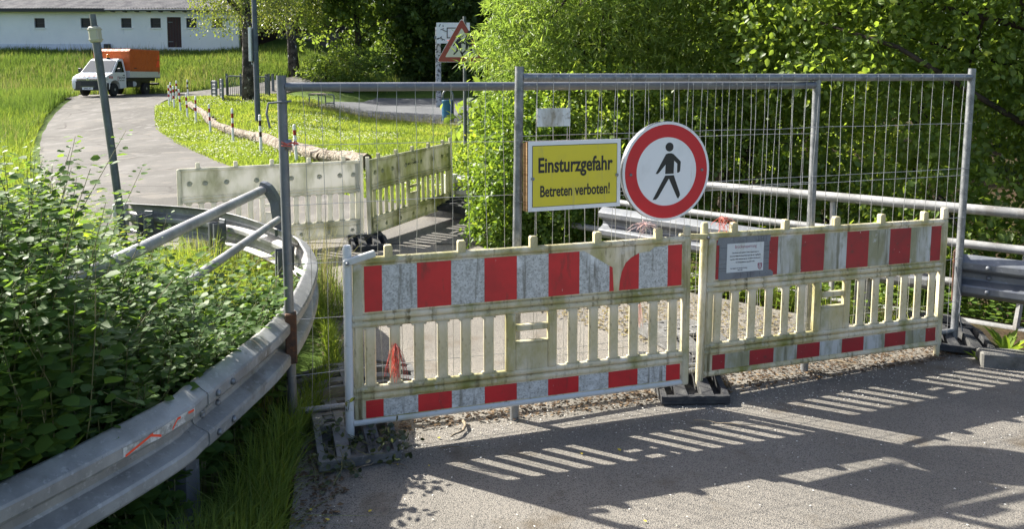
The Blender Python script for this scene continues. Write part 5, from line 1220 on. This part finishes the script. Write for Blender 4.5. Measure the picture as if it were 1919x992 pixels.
near_grass('weedy grass beside the path behind the leaning pole', [(-5.0, 8.2), (-4.2, 8.3), (-5.2, 9.7), (-7.2, 12.3), (-9.6, 15.8), (-12.6, 20.8), (-15.6, 26), (-18.2, 31), (-20.8, 31), (-17, 24), (-12.5, 16), (-8.5, 10)], 16000, .15, .50, .010, .018, L_['grass'], .45, 8)
# lawn between path and court
LAWN = [(-1.0, 11.6), (-4.4, 14.9), (-6.7, 18.1), (-9.7, 23), (-12.5, 27.8), (-15.3, 34), (-15.6, 37.5), (-12.5, 40.5), (-8.6, 36), (-8.3, 34.3), (-.4, 28.2), (3.5, 28.5), (3.0, 20), (.5, 12.5), (.2, 10.2), (-.4, 10.9)]
x, y = fill(LAWN, 120000, rng); k = (rng.random(len(x)) < np.clip(24 / y, .35, 1.0)); x, y = x[k], y[k]; kk = vnoise(x, y, .55, 4)
blades('grass', x, y, tz(x, y) - .04, rng.uniform(.07, .17, len(x)) * (.7 + .6 * kk), .008 + y * .0006, L_['grass'], .5, rng, .15, 1.0, None, 'sunny lawn between the path and the ball court', patch=vnoise(x, y, .8, 14) * .6 + vnoise(x, y, 2.3, 15) * .4)
x, y = fill([(-9.5, 35), (-.6, 28.4), (-.2, 27.6), (-8.6, 33.6)], 900, rng); blades('grass', x, y, tz(x, y) - .03, rng.uniform(.25, .5, len(x)), np.full(len(x), .012), L_['dry'], .15, rng, 0, .6, None, 'seeding grass stalks at the court edge')
x, y = fill(LAWN, 9000, rng); k = (vnoise(x, y, .4, 9) > .42) & (y > 13); x, y = x[k], y[k]; n = len(x)
o = leaves('daisies', np.stack([x, y, tz(x, y) + rng.uniform(.07, .14, n)], -1), rnd(n, rng) * [1, 1, .1], np.tile([0, 0, 1.], (n, 1)) + .3 * rnd(n, rng), rng.uniform(.035, .06, n), rng.random(n), 'round', L_['petal']); tag(o, 'white daisies scattered over the lawn', None, None, 'stuff')
# meadow up to the barn
MEAD = [(-12.9, 20.8), (-15.8, 26), (-18.2, 31), (-20.1, 35.5), (-21.2, 39), (-22.5, 40.3), (-17.4, 42), (-14, 44.6), (-10, 48), (-6, 50), (-8, 51.8), (-44, 51.8), (-36, 40), (-24, 28), (-17, 20), (-13.5, 18.5)]
x, y = fill(MEAD, 110000, rng); kk = vnoise(x, y, .25, 12)
blades('grass', x, y, tz(x, y) - .05, rng.uniform(.25, .62, len(x)) * (.55 + .8 * kk), .012 + y * .0004, L_['meadow'], .32, rng, 0, .95, None, 'tall meadow grass rising up to the white barn', patch=vnoise(x, y, .22, 16) * .55 + vnoise(x, y, .9, 17) * .45)
x, y = fill(MEAD, 9000, rng); k = vnoise(x, y, .3, 18) > .45; x, y = x[k], y[k]
blades('grass', x, y, tz(x, y) - .05, rng.uniform(.5, .85, len(x)), np.full(len(x), .018), L_['dry'], .2, rng, 0, .8, None, 'pale seed stalks standing in the meadow')
x, y = fill([(-44, 49.0), (-44, 51.9), (-7, 51.9), (-7, 50.2), (-17, 48.5)], 26000, rng)
blades('grass', x, y, tz(x, y) - .04, rng.uniform(.12, .28, len(x)), np.full(len(x), .035), L_['grass'], .4, rng, .3, 1, None, 'bright mown grass strip below the white barn')

# ---------------------------------------------------------------- trees and bushes
def Wd(px, Y): return (px - CX) / FPX * Y
# willow over the triangle sign
tree('willow', 'yellow green narrow leaved willow arching over the fence and triangle sign', 'willow', (1.5, 11.2, -.2),
     [(0, 0, 0), (-.1, -.1, 1.2), (-.25, -.2, 2.4), (-.2, -.2, 3.6)], .10,
     [(-1.35, -.2, 2.65, .55, .7, .70), (-.92, -.3, 3.4, .80, .8, .9), (-.3, -.4, 3.2, 1.1, .9, 1.2), (.7, -.4, 3.4, 1.1, .9, 1.2), (-.9, -.4, 2.3, .85, .7, .8), (.0, -.5, 2.2, 1.0, .7, .9), (-.3, -.2, 4.3, 1.2, 1.0, .8)],
     2700, 15, .42, .025, .115, .35, 'willow', L_['willow'], M_['bark'], 41, None, 16, .25, .6)
tree('willow', 'smaller willow with upright leafy shoots behind the wire fence', 'willow', (2.9, 10.9, -.7),
     [(0, 0, 0), (.0, -.1, 1.4), (.1, -.2, 2.8), (.1, -.2, 4.0)], .08,
     [(-.3, -.3, 3.4, .9, .8, 1.0), (.3, -.4, 4.3, 1.0, .8, .9), (-.5, -.4, 4.4, .9, .8, .8), (-.1, -.5, 2.7, .8, .6, .7)],
     1000, 14, .40, .025, .11, .35, 'willow', L_['willow'], M_['bark'], 42, None, 12, .25, .6)
# bush at the bridge corner and the dark bushes behind the signs
tree('bush', 'dense green bush beside the mossy barrier and foot plates', 'bush', (.25, 9.75, 0), [(0, 0, 0), (0, 0, .5), (0, 0, 1.0)], .04,
     [(-.32, -.35, .62, .36, .5, .62), (.0, -.2, 1.0, .45, .5, .6), (.2, -.4, .5, .5, .6, .55), (-.1, .1, 1.35, .5, .5, .45), (-.38, -.45, .32, .34, .5, .34)], 1300, 12, .16, .03, .062, .2, 'ovate', L_['bush'], M_['bark'], 43, None, 8, .3)
tree('bush', 'dark leafy bush behind the yellow sign', 'bush', (1.35, 9.9, -.2), [(0, 0, 0), (0, 0, .7), (0, 0, 1.4)], .05,
     [(-.2, -.3, .9, .75, .6, .8), (.5, -.2, 1.3, .8, .7, .8), (-.2, 0, 1.7, .8, .6, .6), (.3, -.4, .5, .8, .5, .5)], 1300, 12, .18, .035, .065, .2, 'ovate', L_['hazel'], M_['bark'], 44, None, 8, .3)
tree('bush', 'dark leafy bush behind the round sign and the bridge railing', 'bush', (2.9, 10.0, -.9), [(0, 0, 0), (0, 0, .9), (0, 0, 1.9)], .05,
     [(-.2, -.2, 1.7, .8, .7, .9), (.5, -.2, 2.1, .8, .7, .9), (.1, 0, 2.8, .9, .6, .7), (.9, -.6, 1.2, .8, .6, .7)], 1200, 12, .18, .035, .07, .2, 'ovate', L_['hazel'], M_['bark'], 45, None, 8, .3)
tree('weeds_clump', 'yellow green herbs growing on top of the bush under the triangle sign', 'plants', (-.25, 11.4, 0), [(0, 0, 0), (0, 0, .4), (0, 0, .7)], .02,
     [(0, 0, .8, .45, .5, .55), (-.2, .4, .6, .5, .5, .5), (.4, .1, .95, .5, .4, .5)], 420, 12, .16, .03, .06, .1, 'ovate', L_['weed'], M_['stem'], 46, None, 4, .3)
# hazel / maple on the right with long limbs
tree('hazel_tree', 'broad leaved tree with a thick trunk reaching over the right fence post', 'tree', (6.35, 9.2, -.6),
     [(.72, -.75, 0), (.05, -.82, 1.5), (-.62, -.9, 3.0), (-1.0, -.95, 3.8), (-1.5, -1.0, 5.2)], .52,
     [(-2.9, .2, 3.9, 1.2, 1.0, .8), (-1.9, -.2, 4.4, 1.4, 1.0, .9), (-.6, -.4, 3.9, 1.3, .8, .9), (-1.2, -.5, 3.1, 1.3, .8, .7), (-2.6, -.2, 3.0, 1.0, .8, .55), (-.2, -.6, 2.6, 1.1, .7, .7), (.4, -.6, 1.7, 1.0, .7, .7), (-1.0, -.2, 2.3, 1.0, .6, .5), (-.1, -.8, 1.0, .9, .6, .5)],
     2900, 12, .36, .07, .080, .35, 'ovate', L_['hazel'], M_['bark'], 47, None, 18, .2, .45)
tree('hazel_tree', 'leafy tree in the background between willow and thick trunk', 'tree', (4.6, 12.4, -1.0),
     [(0, 0, 0), (.05, 0, 1.8), (-.05, -.1, 3.4), (-.2, -.1, 5.0)], .15,
     [(-1.2, -.2, 4.4, 1.2, .9, 1.0), (.2, -.4, 4.8, 1.3, .9, 1.0), (.8, -.2, 3.6, 1.2, .8, .9), (-.5, -.5, 3.3, 1.2, .8, .8), (-.9, 0, 5.6, 1.5, 1, .8), (.7, 0, 5.9, 1.5, 1, .8), (0, -.3, 2.2, 1.3, .8, .7)],
     2500, 12, .34, .07, .076, .35, 'ovate', L_['hazel'], M_['bark'], 48, None, 16, .2, .45)
for i, (X, Y, h, lab) in enumerate(((4.5, 8.3, 2.6, 'shaded bush in the stream bank just behind the bridge railing'), (6.6, 8.0, 3.3, 'shaded bush behind the right hand guardrail'), (8.2, 8.6, 3.6, 'shaded bush under the thick trunked tree'), (3.6, 9.2, 2.2, 'low dark bush in the stream bed'), (5.4, 10.6, 3.6, 'dark bush deep in the stream bed'))):
    tree('bush', lab, 'bush', (X, Y, T(X, Y)), [(0, 0, 0), (0, 0, .5 * h), (0, 0, .9 * h)], .04, [(-.5, 0, h * .4, .7, .5, h * .4), (.4, -.1, h * .5, .7, .5, h * .45), (0, .2, h * .8, .8, .5, h * .35), (.1, -.2, .3, 1.0, .5, .4)], 900, 11, .22, .05, .078, .2, 'ovate', L_['hazel'], M_['bark'], 140 + i, None, 6, .2, .45)
# woodland behind, tree by tree
bgt = [(1.5, 19, 7.5, 'mid', 'tall dark green tree behind the willow'), (6.5, 18, 8.5, 'dark', 'tall dark tree behind the bridge railing'), (11.5, 16, 8.5, 'dark', 'tall dark tree behind the thick trunk'), (9.5, 24, 10, 'dark', 'far dark tree behind the right hand trees'), (4.0, 26, 10, 'dark', 'far dark tree behind the court side willow'), (16, 22, 10, 'dark', 'far dark tree at the wood edge')]
for i, (X, Y, H, lm, lab) in enumerate(bgt):
    rg = np.random.default_rng(60 + i); s = H / 8
    bl_ = [(rg.uniform(-1.6, 1.6) * s, rg.uniform(-.8, .8), rg.uniform(.12, .95) * H, rg.uniform(1.2, 2.0) * s, 1.2 * s, rg.uniform(.9, 1.4) * s) for _ in range(12)] + [(dx * s, 0, .9, 1.5 * s, 1.0, 1.3) for dx in (-1.5, 0, 1.5)]
    tree('woodland_tree', lab, 'tree', (X, Y, T(X, Y)), [(0, 0, 0), (.1, 0, H * .3), (0, .1, H * .6), (0, 0, H * .9)], .16, bl_, 900, 12, .5, .12, .24, .2, 'quad', L_[lm], M_['bark'], 70 + i, 'woodland trees behind the bridge', 8, .2)
# trees round the court
far = [(-9.6, 49.5, 9.5, 'mid', 'broad dark green lime tree standing in front of the timber barn', 1.35), (-4.6, 51, 10, 'dark', 'very dark tree behind the basketball stand', 1.3), (.2, 49, 10, 'dark', 'very dark tree behind the triangle sign', 1.3), (4.8, 46, 10, 'dark', 'dark tree at the court behind the willow', 1.3), (-7.2, 56, 11, 'dark', 'dark tree further back behind the court trees', 1.3), (-1.8, 58, 12, 'dark', 'dark tree at the back of the court wood', 1.3), (10, 44, 11, 'dark', 'dark tree right of the court', 1.4), (17, 40, 11, 'dark', 'dark tree far right of the court', 1.4), (-12.5, 66, 14, 'dark', 'dark tree rising behind the timber barn', 1.5), (-6, 64, 14, 'dark', 'dark tree closing the view behind the court wood', 1.5), (1, 64, 14, 'dark', 'dark tree at the far back behind the triangle sign', 1.5)]
for i, (X, Y, H, lm, lab, sp) in enumerate(far):
    rg = np.random.default_rng(90 + i)
    lo = .30 if i == 0 else .10
    bl_ = [(rg.uniform(-2.2, 2.2) * sp, rg.uniform(-1, .6), rg.uniform(lo, .98) * H, rg.uniform(1.5, 2.5), 1.4, rg.uniform(1.1, 1.7)) for _ in range(18)]
    if i: bl_ += [(dx, .6, 1.2, 1.8, 1.0, 1.5) for dx in (-2.6, -1, .8, 2.6)]
    tree('court_tree', lab, 'tree', (X, Y, T(X, Y)), [(0, 0, 0), (.1, 0, H * .25), (-.1, .1, H * .55), (0, 0, H * .9)], .26, bl_, (1150 if i == 0 else 1700), 12, .7, .16, .38 if i else .30, .25, 'quad', L_[lm], M_['bark'], 110 + i, 'trees round the ball court', 8, .25)
tree('shrub', 'rounded green shrub at the foot of the lime tree', 'shrub', (Wd(612, 45.5), 45.5, T(Wd(612, 45.5), 45.5)), [(0, 0, 0), (0, 0, .5), (0, 0, 1)], .06, [(0, 0, .6, 1.3, .9, .9), (1.2, .2, .9, 1.3, .9, 1.0), (-.6, 0, .3, .9, .8, .6), (2.3, .4, .6, 1.2, .9, .9)], 700, 10, .4, .1, .16, .2, 'quad', L_['mid'], M_['bark'], 131)
# birches with hanging twigs
def birch(label, base, h, r0, lean, strands, seed, spread, zlo):
    rg = np.random.default_rng(seed); t = thing('birch_tree', label, 'tree', base, 0, 'birches beside the far road')
    pts = [Vector((lean * (k / 5) ** 1.3, 0, h * k / 5)) for k in range(6)]; pts[0].z = -.2
    MB().tube(pts, [r0 * 1.35, r0, r0 * .85, r0 * .6, r0 * .4, r0 * .1], 14).build('trunk', M_['bark_birch'], t, True)
    P, A = [], []
    for k in range(14):
        a = rg.uniform(0, 2 * PI); L = rg.uniform(.6, 1.0) * spread; z0 = rg.uniform(.45, .85) * h; e = Vector((lean + math.cos(a) * L, math.sin(a) * L, z0 + rg.uniform(0, 1.0)))
        MB().tube([Vector((lean * .8, 0, z0 - .6)), Vector((lean + math.cos(a) * L * .5, math.sin(a) * L * .5, z0 + .3)), e], [.07, .045, .012], 6).build('branch', M_['bark_birch'], t, True)
    for k in range(strands):
        a = rg.uniform(0, 2 * PI); q = rg.random() ** .5 * spread; x, y = lean + math.cos(a) * q, math.sin(a) * q; zt = h * (.62 + .36 * rg.random()) - .20 * q; zb = zlo + rg.uniform(0, 2.8) + (spread - q) * .35
        n = max(3, int((zt - zb) / .09)); u = np.linspace(0, 1, n); z = zt + (zb - zt) * u
        P.append(np.stack([x + .12 * np.sin(u * 3 + a) + rg.normal(0, .09, n), y + rg.normal(0, .09, n), z], -1))
    P = np.concatenate(P); n = len(P)
    o = leaves('crown', P, norm(np.array([0, 0, -.8]) + .7 * rnd(n, rg)), rnd(n, rg), rg.uniform(.08, .15, n), np.clip(rg.random(n) * .8 + .1, 0, 1), 'quad', L_['birch'], t); o['kind'] = 'stuff'
b = onT(467, 188); birch('thick trunked birch with hanging leaves next to the street lamp', (b.x, b.y, b.z), 9.5, .24, -.1, 420, 151, 2.3, 2.6)
b = onT(552, 142); birch('leaning birch with white blotches in front of the meadow', (b.x, b.y, b.z), 9.0, .26, -.9, 380, 152, 2.6, 2.0)

# ---------------------------------------------------------------- small plants and litter
def ivy():
    rg = np.random.default_rng(200); t = thing('ivy', 'ivy trailing over the grey foot plate at the left barrier end', 'ivy', (-.84, 4.08, 0)); Ps = []
    mb = MB()
    for k in range(26):
        p = np.array([rg.uniform(-.25, .02), rg.uniform(-.28, .1), .12]); d = np.array([rg.normal(.6, .5), rg.normal(-.15, .4), rg.uniform(-.1, .5)]); P = [p]
        for j in range(7): d = d * .85 + rg.normal(0, .3, 3) + [0, 0, -.16]; p = p + norm(d) * .045; p[2] = max(p[2], .03); P.append(p); Ps.append(p + rg.normal(0, .012, 3))
        mb.tube([Vector(q) for q in P], .0018, 4, False)
    for k in range(70): Ps.append(np.array([.20, -.12, .12]) + rg.normal(0, 1, 3) * [.07, .07, .04])
    w = mb.build('stems', M_['stem'], t); w['kind'] = 'stuff'
    Ps = np.array(Ps); n = len(Ps)
    o = leaves('foliage', Ps, rnd(n, rg), np.array([0, -.5, .6]) + .8 * rnd(n, rg), rg.uniform(.022, .042, n), rg.random(n) * .8, 'round', L_['ivy'], t); o['kind'] = 'stuff'
ivy()
def rosette(label, p, n, L, seed, up=.8):
    rg = np.random.default_rng(seed); t = thing('weed_plant', label, 'plant', p)
    for k in range(n):
        a = 2.4 * k + rg.uniform(-.3, .3); e = up * rg.uniform(.6, 1.6); d = np.array([[math.cos(a), math.sin(a), e]]); tm, f = LEAF['ovate']
        q = leaves('leaf', np.array([[0, 0, .02]]), d, np.array([[-math.cos(a) * e, -math.sin(a) * e, 1.0]]), np.array([L * rg.uniform(.6, 1.1)]), np.array([rg.uniform(.2, .8)]), 'lance', L_['weed'], t)
        q.scale = (1, 1, 1)
rosette('upright broad leaved dock plant behind the kerb stone', onZ(1885, 672), 9, .24, 1, 1.4)
rosette('small leafy weed beside the tipped foot plate', onZ(1832, 680), 12, .10, 2, .6)
rosette('small weed at the end of the kerb stone', onZ(1912, 684), 8, .10, 3, .8)

def flat_litter(name, label, poly, n, smin, smax, lm, shape, seed, zj=.006, vlo=0, vhi=1, tilt=.35):
    rg = np.random.default_rng(seed); x, y = fill(poly, n, rg); a = rg.uniform(0, 2 * PI, n)
    o = leaves(name, np.stack([x, y, tz(x, y) + .008 + rg.uniform(0, zj, n)], -1), np.stack([np.cos(a), np.sin(a), 0 * a], -1), np.array([0, 0, 1.]) + tilt * rnd(n, rg), rg.uniform(smin, smax, n), vlo + (vhi - vlo) * rg.random(n), shape, lm); tag(o, label, None, None, 'stuff')
flat_litter('petals', 'white petals scattered over the near road', [(-1, 2.2), (6.5, 2.2), (6.0, 4.3), (3.3, 5.5), (1.1, 4.7), (-.9, 4.1)], 800, .006, .015, L_['petal'], 'quad', 210)
flat_litter('petals', 'white petals drifted along the barriers', [(-.9, 3.9), (1.2, 4.45), (3.4, 5.1), (3.9, 5.1), (3.2, 5.6), (1.1, 4.85), (-.9, 4.25)], 900, .006, .014, L_['petal'], 'quad', 213)
flat_litter('leaf_litter', 'brown leaf litter under the barriers and along the fence', [(-1.0, 4.2), (1.1, 4.75), (3.2, 5.5), (3.25, 6.0), (1.4, 5.4), (-1.1, 4.75)], 4500, .012, .038, L_['litter'], 'quad', 211, .015)
flat_litter('leaf_litter', 'brown leaf litter along the left road edge', [(-1.15, 3.0), (-.85, 3.0), (-.75, 4.2), (-1.0, 5.6), (-1.5, 6.8), (-1.7, 6.6), (-1.2, 5.0)], 1500, .012, .04, L_['litter'], 'quad', 212, .015)
flat_litter('leaf_litter', 'dry moss and leaf litter on the bridge deck behind the barriers', [(.2, 6.6), (1.0, 7.6), (3.0, 5.95), (2.6, 5.6), (1.2, 5.6)], 3500, .012, .04, leafmat('mossy_litter', (.10, .075, .03), (.17, .13, .05), (.22, .20, .05), .8, .1, (1, 1, 1)), 'quad', 214, .015)
flat_litter('leaf_litter', 'dry brown litter under the bush beyond the bridge', [(-.6, 10.6), (-.2, 9.0), (.3, 8.4), (.5, 9.0), (.1, 10.4)], 900, .02, .05, L_['litter'], 'quad', 215, .02)
# yellow fallen leaves
yl = leafmat('yellow_leaf', (.55, .42, .04), (.62, .50, .05), None, .6, .2, (1, 1, 1))
for i, (px, py) in enumerate(((583, 958), (607, 977), (744, 869), (803, 872), (820, 820), (1212, 979), (1090, 849), (1163, 846), (690, 960))):
    a = R.uniform(0, 6); p = onZ(px, py, .012)
    q = leaves('fallen_leaf', np.array([[0, 0, 0.]]), np.array([[math.cos(a), math.sin(a), .1]]), np.array([[.1, -.1, 1.]]), np.array([R.uniform(.018, .03)]), np.array([R.random()]), 'ovate', yl); q.location = p
    tag(q, 'small yellow fallen leaf lying on the asphalt', 'leaf', 'yellow leaves on the road')
def twig(label, pts, r=.006):
    rr = random.Random(len(label)); P = [onZ(x, y, .012) for x, y in pts]; P = resample(P, .04)
    P = [p + Vector((0, 0, .006 + .01 * abs(math.sin(i)))) for i, p in enumerate(P)]
    tag(MB().tube(P, [r * (1 - .6 * i / len(P)) for i in range(len(P))], 6).build('twig', mat('dry_twig', (.28, .23, .16), .8, 0, .2, [((.12, .09, .06), 20, .45, .6, 5)]), None, True), label, 'twig')
twig('curved bare stick lying under the front barrier', [(868, 792), (872, 803), (862, 815), (845, 822)], .010)
twig('long thin pale twig in front of the middle foot plate', [(1300, 790), (1340, 796), (1385, 800), (1440, 802)], .004)
twig('thin dry stalk in front of the ivy covered foot plate', [(655, 888), (680, 880), (700, 872)], .004)
twig('forked dry twig under the right end of the front barrier', [(1172, 735), (1200, 738), (1232, 745)], .005)
twig('pale bent twig under the notice barrier', [(1555, 678), (1590, 684), (1625, 690)], .005)
twig('straight thin twig on the shaded asphalt', [(825, 843), (870, 843), (900, 843)], .003)
twig('short twig on the road edge near the yellow leaves', [(735, 871), (752, 876), (765, 881)], .003)
